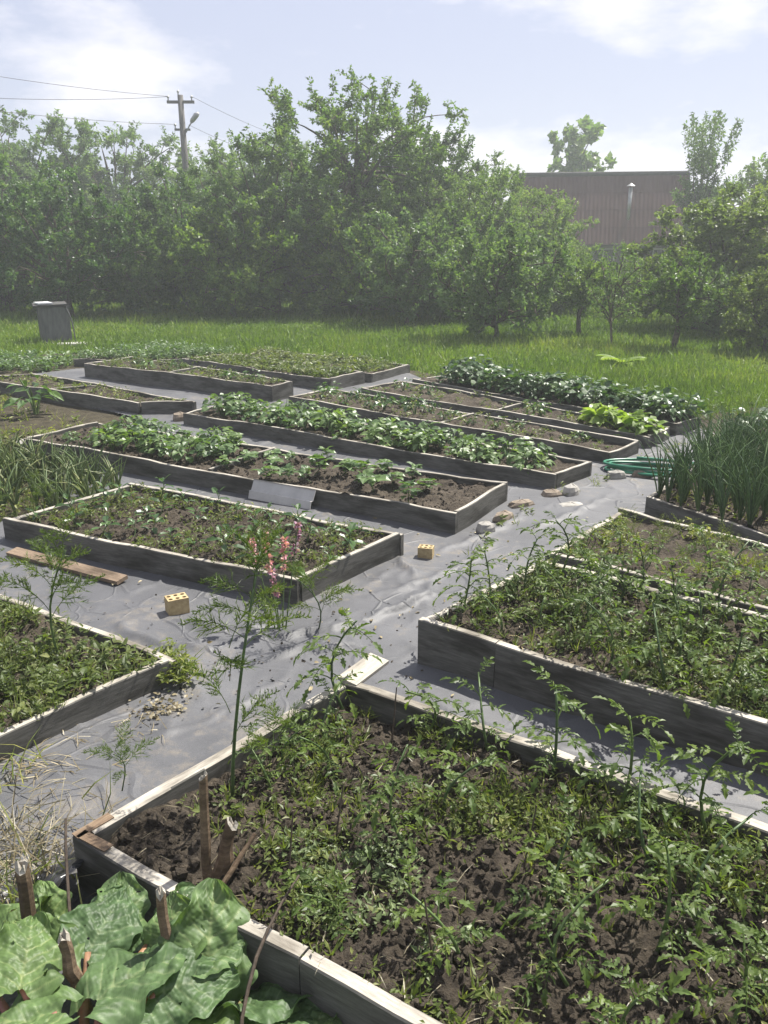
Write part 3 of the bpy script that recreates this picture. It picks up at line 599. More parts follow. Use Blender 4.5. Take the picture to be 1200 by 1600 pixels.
# ------------------------------------------------------------------ utility pole and wires
px, py = -7.06, 32.0
pole = link('utility_pole', None, None, (px, py, 0)); tag(pole, 'weathered utility pole with crossarm and lamp above the left trees', 'utility pole')
b = MB(); b.tube(np.array([[0, 0, -.3], [0, 0, 3.3], [-.03, 0, 6.55]]), [.14, .12, .095], 10); link('post', b.mesh('post', M['pole'], True), pole)
b = MB(); b.box((-.03, 0, 6.33), (.95, .09, .09)); b.box((-.03, 0, 5.45), (.55, .08, .07)); link('crossarm', b.mesh('crossarm', M['pole']), pole)
for ix, iz in ((-.46, 6.38), (.36, 6.38), (-.1, 6.55), (-.28, 5.49)):
    b = MB(); b.tube(np.array([[ix, 0, iz], [ix, 0, iz + .07], [ix, 0, iz + .09], [ix, 0, iz + .15]]), [.02, .02, .045, .03], 8); link('insulator', b.mesh('insulator', M['zinc'], True), pole)
b = MB(); b.tube(np.array([[.08, 0, 5.35], [.22, -.05, 5.55], [.36, -.1, 5.72]]), .025, 6); arm = link('lamp_arm', b.mesh('lamp_arm', M['zinc']), pole)
b = MB(); b.tube(np.array([[.30, -.08, 5.66], [.36, -.1, 5.73], [.52, -.14, 5.90], [.60, -.16, 5.96]]), [.04, .085, .095, .05], 8); link('lamp_head', b.mesh('lamp_head', M['zinc'], True), arm)
def wire(p, q, sag, label):
    p, q = np.array(p), np.array(q); t = np.linspace(0, 1, 16)[:, None]; P = p + (q - p) * t; P[:, 2] -= (4 * sag * t * (1 - t))[:, 0]
    b = MB(); b.tube(P, .0075, 4); tag(link('overhead_wire', b.mesh('overhead_wire', M['wire'])), label, 'wire', 'wires on the utility pole')
wire((px - .46, py, 6.51), (-17.2, 24, 7.1), .25, 'topmost overhead wire running left from the utility pole')
wire((px - .28, py, 5.62), (-17.0, 24, 5.95), .25, 'overhead wire running left from the lower crossarm')
wire((px - .46, py, 6.50), (-17.6, 25, 6.0), .3, 'sagging middle overhead wire left of the utility pole')
wire((px + .36, py, 6.51), (-1.0, 52, 6.6), .5, 'overhead wire dropping right from the top of the pole')
wire((px + .20, py, 5.6), (-1.6, 52, 5.6), .5, 'lower overhead wire dropping right behind the trees')

# ------------------------------------------------------------------ metal box on the lawn
well = link('metal_box', None, None, (-5.9, 15.2, 0), (0, 0, R(24))); tag(well, 'grey sheet metal well box with a lid on the lawn at left', 'well box')
b = MB(); b.box((0, 0, .30), (.46, .50, .62)); link('body', b.mesh('body', M['greymetal']), well)
for x, y, w, d in ((-.235, -.255, .04, .04), (.235, -.255, .04, .04), (-.235, .255, .04, .04), (.235, .255, .04, .04)):
    b = MB(); b.box((x, y, .31), (w, d, .64)); link('corner_strip', b.mesh('corner_strip', M['greymetal']), well)
b = MB(); b.box((-.02, 0, .645), (.56, .60, .03)); lid = link('lid', b.mesh('lid', M['fascia']), well); lid.rotation_euler = (R(1), R(-2), 0)
b = MB(); b.box((-.15, -.1, .675), (.24, .34, .025), .2); link('cover_sheet', b.mesh('cover_sheet', M['white']), well)
b = MB(); P = bez(np.array([.20, -.27, .60]), np.array([.30, -.33, .45]), np.array([.30, -.36, .02]), 8); b.tube(P, .012, 6); link('cable', b.mesh('cable', M['wire']), well)
b = MB(); V = []
b.box((0, 0, .004), (.46, .30, .03), .3); b.box((.16, -.10, .012), (.26, .20, .03), .1)
tag(link('concrete_slab', b.mesh('concrete_slab', M['concrete']), None, (-5.45, 14.72, 0)), 'pale broken concrete slab beside the grey metal box', 'slab', kind='thing')

# ------------------------------------------------------------------ lawn grass
def scatter_grass():
    n = 230000; y = 8.2 + 26 * rng.random(n) ** 1.7; x = U(-1, 1, n) * (y * .62 + 1.0)
    ok = ~inpoly(x, y, GARDEN); x, y = x[ok], y[ok]; n = len(x)
    D = nrm(np.stack([rng.normal(0, .38, n), rng.normal(0, .38, n), np.ones(n)], 1)); N = nrm(np.stack([rng.normal(0, 1, n), rng.normal(-.4, 1, n), U(0, .3, n)], 1))
    patch = vnoise(x, y, .55, 31); L = (.04 + .12 * rng.random(n)) * (.45 + 1.0 * patch) * (1 + .8 * (rng.random(n) < .03)); tint = np.clip(.05 + .55 * vnoise(x, y, .35, 32) + .35 * vnoise(x, y, 1.3, 33) + rng.normal(0, .17, n), 0, 1)
    b = MB(); b.soup(T_BLADE, np.stack([x, y, np.full(n, -.022)], 1), D, N, L, .010 + .0007 * y, tint)
    o = link('grass', b.mesh('grass', M['grass'])); tag(o, 'long sunlit lawn grass between the beds and the trees', 'grass', kind='stuff')
scatter_grass()

# ------------------------------------------------------------------ weeds (nobody could count them)
def weed_patch(name, label, polyf, n, mats, seed, size=(.02, .05), zf=None, blades=.25, dens=None, hgt=.05, nl=7):
    global rng
    keep = rng; rng = np.random.default_rng(seed)
    poly = np.array(polyf); x0, y0 = poly.min(0); x1, y1 = poly.max(0)
    x, y = U(x0, x1, n * 3), U(y0, y1, n * 3); ok = inpoly(x, y, polyf)
    if dens is not None: ok &= rng.random(n * 3) < dens(x, y)
    x, y = x[ok][:n], y[ok][:n]; n = len(x); z = zf(x, y); b = MB()
    # leafy sprigs
    m = int(n * (1 - blades)); ix = np.repeat(np.arange(m), nl); k = len(ix); hh = hgt * U(.3, 1.3, m)
    th = U(0, 6.28, k); up = U(-.1, .9, k); D = np.stack([np.cos(th), np.sin(th), up], 1)
    t = rng.random(k); P = np.stack([x[ix], y[ix], z[ix] + .005 + hh[ix] * t], 1) + np.stack([rng.normal(0, .012, k), rng.normal(0, .012, k), np.zeros(k)], 1)
    N = nrm(np.stack([rng.normal(0, .35, k), rng.normal(0, .35, k), np.ones(k)], 1)); L = U(size[0], size[1], k) * np.repeat(U(.6, 1.3, m), nl)
    tint = np.clip(np.repeat(rng.normal(.5, .2, m), nl) + rng.normal(0, .12, k), 0, 1)
    b.soup(T_LEAF if size[1] > .03 else T_TREE, P, D, N, L, L * np.repeat(U(.3, .6, m), nl), tint)
    # grassy blades
    q = n - m; ix = np.repeat(np.arange(m, n), 5); k = len(ix)
    if k:
        D = nrm(np.stack([rng.normal(0, .7, k), rng.normal(0, .7, k), np.ones(k)], 1)); N = randdir(k)
        b.soup(T_BLADE, np.stack([x[ix], y[ix], z[ix]], 1), D, N, U(.04, .11, k) * hgt / .05 * .8, .006, np.clip(rng.normal(.6, .2, k), 0, 1))
    rng = keep
    return tag(link(name, b.mesh(name, mats)), label, 'weeds', kind='stuff')
def bedz(key):
    C, c, h, sd, zf = SOILZ[key]; return lambda x, y: zf(x - c[0], y - c[1])
def shrink(poly, k=.97):
    p = np.array(poly); c = p.mean(0); return [tuple(v) for v in c + (p - c) * k]
weed_patch('weeds', 'low green weeds covering the soil of the nearest bed', shrink(BED['front'], .96), 4200, M['weed'], 41, (.010, .026), bedz('front'), .42, lambda x, y: np.clip((x * .85 + .15 * y + .30) * 1.2, .05, .95) * np.clip((vnoise(x, y, 4.5, 51) - .25) * 2.2, 0.04, 1), hgt=.042)
weed_patch('weeds', 'silvery low weeds in the middle of the nearest bed', [(-.45, 1.75), (.1, 1.45), (.55, 1.75), (0, 2.2)], 380, M['paleweed'], 42, (.012, .028), bedz('front'), .1, lambda x, y: 1.0 * (vnoise(x, y, 5.5, 52) > .5), hgt=.03)
weed_patch('weeds', 'tangled weeds in the low bed at the left edge', shrink(BED['left'], .95), 1900, M['weed'], 43, (.02, .045), bedz('left'), .3, lambda x, y: .35 + .6 * (vnoise(x, y, 4, 53) > .4), hgt=.075)
weed_patch('weeds', 'weeds under the dense tomatoes on the right', shrink(BED['right'], .95), 1500, M['weed'], 44, (.015, .035), bedz('right'), .35, lambda x, y: .25 + .7 * (vnoise(x, y, 4, 54) > .5), hgt=.05)
weed_patch('weeds', 'weeds between the feathery carrots', shrink(BED['carrot'], .95), 700, M['weed'], 45, (.015, .035), bedz('carrot'), .4, lambda x, y: .8 * (vnoise(x, y, 4, 55) > .5), hgt=.05)
weed_patch('weeds', 'tiny weeds among the small pepper plants', shrink(BED['pepper'], .95), 750, M['weed'], 46, (.012, .03), bedz('pepper'), .2, lambda x, y: .2 + .8 * (vnoise(x, y, 4, 56) > .55), hgt=.04)
for key, lab, n, hg in (('tall', 'seedlings and weeds in the tall dark sided bed', 420, .06), ('weedy', 'yellowish seedlings in the bed right of the tall dark bed', 900, .06), ('far', 'seedlings in the farthest middle bed', 700, .07), ('farleft', 'leafy greens in the low bed nearest the metal box', 800, .13), ('slim', 'sprouts in the slim bed at the left edge', 220, .05), ('lettuce', 'tiny sprouts in the lettuce bed', 160, .04), ('sparse', 'tiny sprouts in the half empty bed', 200, .04), ('onion', 'weeds below the tall onions', 500, .06)):
    weed_patch('weeds', lab, shrink(BED[key], .93), n, M['bean' if key == 'farleft' else 'weed'], 60 + len(lab), (.03, .07) if n > 600 else (.025, .05), bedz(key), .15, None, hgt=hg)
gz0 = lambda x, y: np.full(np.shape(x), .0)
weed_patch('weeds', 'ragged weeds on the bare earth at the left edge', [(-6.5, 6.8), (-3.0, 7.0), (-2.7, 7.9), (-4.9, 9.9), (-8, 12.5), (-9, 12)], 1500, M['weed'], 47, (.03, .07), gz0, .5, lambda x, y: .3 + .7 * (vnoise(x, y, 1.5, 57) > .5), hgt=.09)
weed_patch('weeds', 'rows of leafy weeds by the lawn left of the tall bed', [(-7.5, 11.6), (-4.6, 11.3), (-4.3, 12.6), (-7.5, 12.9)], 900, M['bean'], 48, (.05, .10), gz0, .3, None, hgt=.12)
weed_patch('weeds', 'small weeds sprouting along the bed edges beside the path', [(.30, 4.30), (.95, 5.3), (1.75, 6.2), (2.7, 7.3), (2.78, 7.25), (1.85, 6.15), (1.02, 5.22), (.42, 4.3)], 420, M['weed'], 49, (.02, .045), gz0, .4, lambda x, y: .9 * (vnoise(x, y, 2.6, 58) > .55), hgt=.06)
weed_patch('weeds', 'creeping weeds spilling over the corner of the low left bed', [(-1.0, 3.06), (-.84, 2.86), (-.72, 2.98), (-.90, 3.18)], 110, M['weed'], 50, (.018, .04), lambda x, y: np.full(np.shape(x), .03), .2, None, hgt=.07)
weed_patch('weeds', 'rough weeds at the lawn edge behind the dark bushy bed', [(.4, 10.9), (3.3, 8.1), (4.4, 8.3), (9, 9), (9, 9.6), (4.2, 9.3), (3.2, 8.8), (.8, 11.4)], 1500, M['grass'], 51, (.03, .06), gz0, .8, None, hgt=.14)

def clods(key, n, label, seed, smax=.022):
    r = np.random.default_rng(seed); C = shrink(BED[key], .95); p = np.array(C); x, y = r.uniform(p[:, 0].min(), p[:, 0].max(), n * 3), r.uniform(p[:, 1].min(), p[:, 1].max(), n * 3)
    ok = inpoly(x, y, C); x, y = x[ok][:n], y[ok][:n]; z = bedz(key)(x, y); m = len(x); sz = smax * (.25 + .75 * r.random(m) ** 2.5)
    base = np.array([[a, b_, c_] for a in (-.5, .5) for b_ in (-.5, .5) for c_ in (-.5, .5)]) * .8; base = np.concatenate([base, [[.62, 0, 0], [-.62, 0, 0], [0, .62, 0], [0, -.62, 0], [0, 0, .62]]])
    F = np.array([[4, 5, 8], [5, 7, 8], [7, 6, 8], [6, 4, 8], [0, 2, 9], [2, 3, 9], [3, 1, 9], [1, 0, 9], [2, 6, 10], [6, 7, 10], [7, 3, 10], [3, 2, 10], [0, 1, 11], [1, 5, 11], [5, 4, 11], [4, 0, 11], [1, 3, 12], [3, 7, 12], [7, 5, 12], [5, 1, 12]])
    V = base[None] * r.uniform(.7, 1.3, (m, 13, 1)) * r.uniform(.6, 1.2, (m, 1, 3)); th = r.uniform(0, 6.28, m); c_, s_ = np.cos(th)[:, None], np.sin(th)[:, None]
    V = np.stack([V[..., 0] * c_ - V[..., 1] * s_, V[..., 0] * s_ + V[..., 1] * c_, V[..., 2]], -1) * sz[:, None, None] + np.stack([x, y, z + sz * .15], 1)[:, None]
    b = MB(); b.add(V.reshape(-1, 3), (F[None] + (np.arange(m) * 13)[:, None, None]).reshape(-1, 3)); tag(link('soil_clods', b.mesh('soil_clods', M['soil'])), label, 'soil', kind='stuff')
clods('front', 4200, 'crumbly clods lying on the soil of the nearest bed', 91, .030)
clods('right', 1500, 'crumbly clods on the soil of the high right bed', 92)
clods('pepper', 1800, 'crumbly clods on the soil of the pepper bed', 93)
clods('bean', 1600, 'crumbly clods on the soil of the long bed', 94, .03)
clods('left', 700, 'crumbly clods on the soil of the low left bed', 95)

# ------------------------------------------------------------------ vegetable plants
def rot_to(d, n):
    """rotation whose x axis is d and z axis close to n"""
    d = nrm(d); s = nrm(np.cross(n, d)); n = np.cross(d, s)
    return Matrix(((d[0], s[0], n[0]), (d[1], s[1], n[1]), (d[2], s[2], n[2]))).to_euler()
def arc(L, lift, droop, k=8):
    t = np.linspace(0, 1, k); return np.stack([L * t * (1 - .12 * droop * t), np.zeros(k), L * (lift * t - droop * t * t)], 1)
def tomato_leaf(seed, L=.145):
    r = np.random.default_rng(seed); b = MB(); P = arc(L, .35, r.uniform(.5, .95), 9); b.tube(P, np.linspace(.0028, .0012, 9), 4, .35)
    pos, dr, nn, ln = [], [], [], []
    for t, s in [(.30, .5), (.42, .3), (.55, .85), (.66, .4), (.78, .8), (.88, .35)]:
        p = np.array([np.interp(t, np.linspace(0, 1, 9), P[:, k]) for k in range(3)])
        for sd in (-1, 1):
            pos.append(p); dr.append([.55 + r.normal(0, .15), sd, r.normal(-.25, .22)]); nn.append([r.normal(-.1, .25), -.3 * sd + r.normal(0, .3), 1]); ln.append(L * .38 * s * r.uniform(.8, 1.2))
    pos.append(P[-1]); dr.append(P[-1] - P[-2] + np.array([0, 0, -.004])); nn.append([.4, 0, 1]); ln.append(L * .40)
    ln = np.array(ln); b.soup(T_LOBED, pos, np.array(dr), np.array(nn), ln, ln * .50, np.clip(r.normal(.5, .13, len(ln)), 0, 1))
    return b.mesh('leaf', M['tomato'])
def stem_mesh(H, seed, r0=.006, mat='stem', lean=.06):
    r = np.random.default_rng(seed); P = bez(np.zeros(3), np.array([r.normal(0, lean), r.normal(0, lean), H * .5]), np.array([r.normal(0, lean), r.normal(0, lean), H]), 7); P[0, 2] = -.02
    b = MB(); b.tube(P, np.linspace(r0, r0 * .5, 7), 6, .4); return P, b.mesh('stem', M[mat], True)
def plant(name, leaves, H, n, seed, scale=(.7, 1.15), low=.15, elev=(.0, .6), mat='stem', r0=.006, off=0.0):
    r = np.random.default_rng(seed); root = link(name, None); P, me = stem_mesh(H, seed, r0, mat); link('stem', me, root)
    for i in range(n):
        t = low + (1 - low) * (i + .5) / n; p = [np.interp(t, np.linspace(0, 1, 7), P[:, k]) for k in range(3)]
        a = i * 2.4 + r.uniform(-.4, .4); e = r.uniform(*elev) + .5 * (t > .85)
        d = np.array([math.cos(a), math.sin(a), math.tan(min(e, 1.2))]); up = np.array([-math.cos(a) * .3, -math.sin(a) * .3, 1])
        link('leaf', leaves[r.integers(len(leaves))], root, p, rot_to(d, up), r.uniform(*scale) * (1.0 - .35 * max(0, t - .7) / .3))
    return Proto(root)
TL = [tomato_leaf(100 + i) for i in range(5)]
TOM = [plant('tomato_plant', TL, .30, 11, 200, (.75, 1.1)), plant('tomato_plant', TL, .24, 10, 201, (.7, 1.05)), plant('tomato_plant', TL, .34, 12, 202, (.75, 1.15), .3), plant('tomato_plant', TL, .19, 9, 203, (.65, 1.0))]
def in_bed(key, u, v):
    C = np.array(BED[key]); p = C[0] * (1 - u) * (1 - v) + C[1] * u * (1 - v) + C[2] * u * v + C[3] * (1 - u) * v; return float(p[0]), float(p[1])
def plant_in(proto, key, u, v, s, label, cat, group, sink=.0, tilt=.08):
    x, y = in_bed(key, u, v)
    return put(proto.get(), (x, y, soil_at(key, x, y) - .004 - sink), U(0, 6.28), s, label, cat, group, (rng.normal(0, tilt), rng.normal(0, tilt)))
# nearest bed: u runs along the front board from its left corner, v from the front board to the back one
plants_front = [(.03, .92, 2, 1.02, 'tall tomato plant at the far corner of the nearest bed, over the path'),
                (.06, .78, 1, .80, 'tomato plant leaning over the left board of the nearest bed near its far corner'),
                (.17, .93, 1, .95, 'tomato plant at the far board, second from the corner of the nearest bed'),
                (.27, .95, 1, .9, None), (.37, .94, 0, 1.0, None), (.30, .66, 3, .95, None), (.12, .62, 3, .85, None),
                (.31, .48, 2, .85, None), (.47, .90, 0, 1.0, None),
                (.50, .44, 0, .9, None), (.55, .76, 1, 1.0, None), (.58, .92, 2, .95, None),
                (.47, .22, 3, .9, None), (.58, .28, 1, .9, None), (.62, .46, 0, .95, None), (.64, .63, 1, 1.0, None), (.67, .80, 0, 1.0, None), (.70, .95, 1, 1.0, None),
                (.66, .16, 0, .8, None), (.72, .32, 2, .85, None), (.75, .50, 1, .95, None), (.77, .68, 0, 1.0, None), (.80, .86, 2, .9, None), (.33, .17, 3, .75, None), (.10, .45, 3, .75, None), (.05, .60, 3, .7, None)]
for (u, v, k, s, lab) in plants_front:
    plant_in(TOM[k], 'front', u, v, s, lab or 'tomato plant standing among the weeds of the nearest bed', 'tomato plant', 'tomatoes in the nearest bed')
k = 0
for v in (.16, .36, .56, .76, .92):
    for u in np.arange(.06, .95, .105):
        if rng.random() < .06 or (v < .3 and u < .3 and rng.random() < .5): continue
        plant_in(TOM[(k * 7) % 4], 'right', min(.97, u + U(-.03, .03)), v + U(-.05, .05), U(.70, 1.08), 'tomato plant crowded in the high bed right of the path', 'tomato plant', 'tomatoes in the high right bed'); k += 1

# feathery plants: dill, carrots
def feather(seed, L, n, dens=26, mat='dill', wd=.0016):
    """one feathery leaf along +x"""
    r = np.random.default_rng(seed); b = MB(); P = arc(L, .5, .55, 8); b.tube(P, np.linspace(.0016, .0008, 8), 3, .4)
    p0, d0, l0 = [], [], []
    for i in range(n):
        t = .25 + .75 * i / n; p = np.array([np.interp(t, np.linspace(0, 1, 8), P[:, k]) for k in range(3)])
        for sd in (-1, 1):
            q = nrm(np.array([.8, sd * r.uniform(.5, 1.1), r.normal(0, .45)])); l1 = L * .30 * (1.15 - t) * r.uniform(.7, 1.3)
            for m in range(dens // 4):
                tt = r.uniform(.1, 1); p0.append(p + q * l1 * tt); d0.append(nrm(q + r.normal(0, .6, 3))); l0.append(l1 * r.uniform(.25, .6))
            p0.append(p); d0.append(q); l0.append(l1)
    p0, d0, l0 = np.array(p0), np.array(d0), np.array(l0); b.soup(T_TRI, p0, d0, nrm(r.normal(size=p0.shape)), l0, wd * r.uniform(.8, 1.4, len(l0)), np.clip(r.normal(.5, .2, len(l0)), 0, 1))
    return b.mesh('leaf', M[mat])
FE = [feather(300 + i, .24, 13, 56, wd=.0030) for i in range(3)]; FC = [feather(320 + i, .20, 7, 18, 'weed', .0030) for i in range(3)]
dill = plant('dill_plant', FE, .74, 12, 400, (.75, 1.1), .66, (.0, .6), r0=.0058).get()
put(dill, (-.44, 2.04, soil_at('front', -.44, 2.04)), .6, 1.0, 'tall thin dill stalk with a feathery top rising from the nearest bed', 'dill', None, (0.0, .04))
for i in range(4): link('leaf', FE[i % 3], dill, (0, 0, .18 + .10 * i), rot_to(np.array([math.cos(2.2 * i), math.sin(2.2 * i), .9]), np.array([0, 0, 1.])), .9)
D2 = plant('dill_plant', FE, .42, 9, 401, (.7, 1.1), .35, (.3, .9), r0=.005)
for (x, y, s, lab) in ((-1.31, 3.02, 1.15, 'feathery dill plant standing in the low left bed'), (-1.62, 3.10, .8, 'small dill plant left of the tall dill in the low left bed'), (-2.30, 4.68, .55, 'yellowish dill at the left corner of the pepper bed'), (-2.05, 4.75, .6, 'yellowish dill tuft inside the left end of the pepper bed')):
    put(D2.get(), (x, y, .09), U(0, 6), s, lab, 'dill', 'dill plants')
D3 = plant('dill_plant', FE, .30, 8, 402, (.7, 1.1), .2, (.2, .9), r0=.004)
put(D3.get(), (-.30, 3.42, .03), 1, 1.0, 'bushy dill against the near corner of the pepper bed', 'dill', 'dill plants')
put(D3.get(), (-.78, 2.10, soil_at('front', -.7, 2.1)), 2, .55, 'low feathery dill along the left board of the nearest bed', 'dill', 'dill plants')
put(D3.get(), (-.36, 2.22, soil_at('front', -.36, 2.22)), 3, .7, 'low feathery dill in the left part of the nearest bed', 'dill', 'dill plants')
CAR = [plant('carrot_plant', FC, .06, 8, 410 + i, (.6, 1.05), .1, (.4, 1.2), r0=.004) for i in range(2)]
for v in (.50, .68, .86):
    for u in np.arange(.05, .93, .085):
        if rng.random() < .18: continue
        plant_in(CAR[rng.integers(2)], 'carrot', u + U(-.03, .03), v + U(-.05, .05), U(.55, .9), 'feathery carrot top in the bed in front of the onions', 'carrot', 'carrots in the feathery bed')
for u in np.arange(.06, .95, .10):
    plant_in(TOM[rng.integers(4)], 'carrot', u + U(-.03, .03), .24 + U(-.07, .05), U(.55, .8), 'tomato plant in front of the carrots behind the dense tomato bed', 'tomato plant', 'tomatoes before the carrots')

# broad leaves for peppers and beans
def broad_leaf(name, L, wr, mat, seed, tri=False, pet=.35):
    r = np.random.default_rng(seed); b = MB(); P = arc(L * pet, .5, .2, 4); b.tube(P, .0016, 4, .35); e = P[-1]
    if tri: d, l = [[1, 0, -.25], [.15, 1, -.1], [.15, -1, -.1]], [L, L * .82, L * .82]
    else: d, l = [[1, 0, -.25]], [L]
    l = np.array(l); b.soup(T_LEAF, np.repeat(e[None], len(l), 0), np.array(d) + r.normal(0, .12, (len(l), 3)), np.array([[.25, 0, 1], [.1, -.25, 1], [.1, .25, 1]])[:len(l)] + r.normal(0, .12, (len(l), 3)), l, l * wr, np.clip(r.normal(.5, .15, len(l)), 0, 1))
    return b.mesh(name, mat)
PL = [broad_leaf('leaf', .075, .5, M['pepper'], 500 + i) for i in range(3)]; BL = [broad_leaf('leaf', .085, .78, M['bean'], 510 + i, True) for i in range(4)]
PEP = [plant('pepper_plant', PL, .11, 8, 600, (.7, 1.15), .25, (.1, .7), r0=.0035), plant('pepper_plant', PL, .08, 7, 601, (.7, 1.1), .3, (.1, .7), r0=.003)]
for v in (.16, .38, .60, .82):
    for u in np.arange(.10, .97, .105):
        if rng.random() < .12: continue
        plant_in(PEP[rng.integers(2)], 'pepper', u + U(-.03, .03), v + U(-.05, .05), U(.75, 1.15), 'small pepper plant in the dark soil behind the pink flowers', 'pepper plant', 'peppers in the pepper bed')
BEA = [plant('bean_plant', BL, .11, 7, 610, (.75, 1.15), .35, (.1, .6), r0=.004), plant('bean_plant', BL, .08, 6, 611, (.75, 1.15), .3, (.1, .6), r0=.004)]
for v in (.25, .52, .80):
    for u in np.arange(.53, .96, .062):
        if rng.random() < .18: continue
        plant_in(BEA[rng.integers(2)], 'bean', u + U(-.02, .02), v + U(-.08, .08), U(.7, 1.15), 'young pale bean plant in the front half of the panelled bed', 'bean plant', 'young beans in the long bed')
# bushy plants built as stem and foliage
def bushy(name, H, Rr, n, L, wr, mat, seed, stems=5):
    r = np.random.default_rng(seed); root = link(name, None); b = MB()
    for i in range(stems):
        a = i * 6.28 / stems + r.uniform(-.4, .4); b.tube(bez(np.array([0, 0, -.03]), np.array([.15 * Rr * math.cos(a), .15 * Rr * math.sin(a), H * .5]), np.array([.6 * Rr * math.cos(a), .6 * Rr * math.sin(a), H * r.uniform(.7, .95)]), 5), np.linspace(.006, .003, 5), 4, .4)
    link('stem', b.mesh('stem', M['stem']), root)
    th = r.uniform(0, 6.28, n); rr = r.random(n) ** .5; z = H * (.30 + .72 * r.random(n)) * (1 - .35 * rr ** 2)
    P = np.stack([Rr * rr * np.cos(th), Rr * rr * np.sin(th), z], 1); D = np.stack([np.cos(th) + r.normal(0, .5, n), np.sin(th) + r.normal(0, .5, n), r.normal(-.1, .35, n)], 1)
    N = nrm(np.stack([r.normal(0, .35, n) + .25 * np.cos(th), r.normal(0, .35, n) + .25 * np.sin(th), np.ones(n)], 1)); l = L * r.uniform(.6, 1.2, n)
    f = MB(); f.soup(T_LEAF, P, D, N, l, l * wr, np.clip(r.normal(.5, .2, n), 0, 1)); link('foliage', f.mesh('foliage', mat), root)
    return Proto(root)
POT = [bushy('potato_plant', .20, .15, 70, .085, .66, M['bean'], 700 + i) for i in range(3)]
for v in (.32, .70):
    for u in np.arange(.09, .93, .068):
        plant_in(POT[rng.integers(3)], 'potato', u + U(-.02, .02), v + U(-.08, .08), U(.75, 1.1), 'leafy potato plant in the full row in the middle of the garden', 'potato plant', 'potatoes in the full row')
for v in (.35, .72):
    for u in np.arange(.09, .47, .06):
        plant_in(POT[rng.integers(3)], 'bean', u + U(-.015, .015), v + U(-.08, .08), U(.7, .98) * (1 if u > .14 else .6), 'leafy potato plant in the far left half of the panelled bed', 'potato plant', 'potatoes in the long bed')
DRK = [bushy('bush_bean_plant', .27, .19, 90, .095, .72, M['darkbean'], 710 + i) for i in range(3)]
for v in (.35, .75):
    for u in np.arange(.13, .97, .075):
        plant_in(DRK[rng.integers(3)], 'dark', u + U(-.02, .02), v + U(-.1, .1), U(.8, 1.1), 'dark green bushy bean plant in the bed along the lawn', 'bean plant', 'dark beans along the lawn')
for (x, y, s) in ((3.35, 7.45, 1.1), (3.75, 7.6, 1.2), (4.2, 7.5, 1.25), (4.1, 7.0, 1.15), (3.7, 7.05, 1.1), (4.7, 7.4, 1.2), (4.6, 6.9, 1.1)):
    put(DRK[rng.integers(3)].get(), (x, y, -.01), U(0, 6), s * .95, 'dark bushy plant behind the tall onions at the right edge', 'bean plant', 'dark bushes behind the onions')
SPA = [bushy('pepper_plant', .15, .09, 22, .075, .5, M['pepper'], 720 + i, 3) for i in range(2)]
for v in (.3, .7):
    for u in np.arange(.08, .95, .088):
        if rng.random() < (.1 if u < .55 else .35): continue
        plant_in(SPA[rng.integers(2)], 'sparse', u + U(-.02, .02), v + U(-.08, .08), U(.7, 1.15) * (1.1 if u < .5 else .7), 'small plant in the half empty bed beside the hose', 'seedling', 'seedlings in the half empty bed')
LET = [bushy('lettuce', .15, .13, 60, .12, .75, M['lettuce'], 730 + i, 3) for i in range(2)]
for (u, v, lab) in ((.86, .35, 'pale lettuce nearest the near board at the end of the lettuce bed'), (.90, .68, 'tallest pale lettuce at the path end of the lettuce bed'), (.955, .42, 'pale lettuce in the corner of the lettuce bed by the path'), (.82, .65, 'pale lettuce farthest from the path in its cluster')):
    plant_in(LET[(0 if v < .5 else 1)], 'lettuce', u, v, 1.05, lab, 'lettuce', 'lettuces by the path')
for (u, v) in ((.62, .5), (.66, .3), (.12, .4), (.2, .6)):
    plant_in(SPA[0], 'lettuce', u, v, 1.0, 'small leafy seedling in the soil of the lettuce bed', 'seedling', 'seedlings in the lettuce bed')
put(SPA[1].get(), (-3.62, 8.55, 0), .5, 2.6, 'drooping bright green bushy plant on bare earth at left', 'plant')
for i, (u, v) in enumerate(((.2, .5), (.3, .3), (.42, .6), (.75, .4), (.85, .5))):
    plant_in(SPA[i % 2], 'tall', u, v, 1.0, 'yellow green seedling clump inside the tall dark bed', 'seedling', 'seedlings in the tall bed')

# onions and garlic: upright hollow leaves
def allium(name, H, n, mat, seed, wide=.010, spread=.30, bend=.25):
    r = np.random.default_rng(seed); b = MB()
    for i in range(n):
        a = r.uniform(0, 6.28); h = H * r.uniform(.6, 1.1); o = np.array([math.cos(a), math.sin(a), 0]); s = spread * r.uniform(.2, 1.0)
        k = bend * r.uniform(0, 1.4) * (1.5 if r.random() < .2 else 1)
        t = np.linspace(0, 1, 6); P = o * (h * (s * t + k * t ** 3))[:, None]; P[:, 2] = h * (t - .35 * k * t ** 3); P[0, 2] = -.02
        b.tube(P, wide * .5 * np.array([.8, 1.1, 1.15, .95, .6, .12]), 5, np.clip(r.normal(.5, .2), 0, 1), cap=False)
    return b.mesh(name, M[mat], True)
OM = [allium('onion_plant', .47, 11, 'onion', 800 + i, .0095, .34, .36) for i in range(4)]
for v in np.arange(.02, .99, .062):
    for u in np.arange(.035, .56, .062):
        x, y = in_bed('onion', u + U(-.025, .025), v + U(-.03, .03))
        if abs(x) > y * .56: continue
        edge = (u < .08)
        put(link('onion_plant', OM[rng.integers(4)]), (x, y, soil_at('onion', x, y)), U(0, 6.3), U(.8, 1.1), 'tall onion at the outer edge of the onion bed beside the path' if edge else 'tall green onion inside the onion bed at the right edge', 'onion', 'onions at the path edge' if edge else 'onions in the onion bed')
GM = [allium('garlic_plant', .36, 7, 'garlic', 820 + i, .016, .4, .35) for i in range(3)]
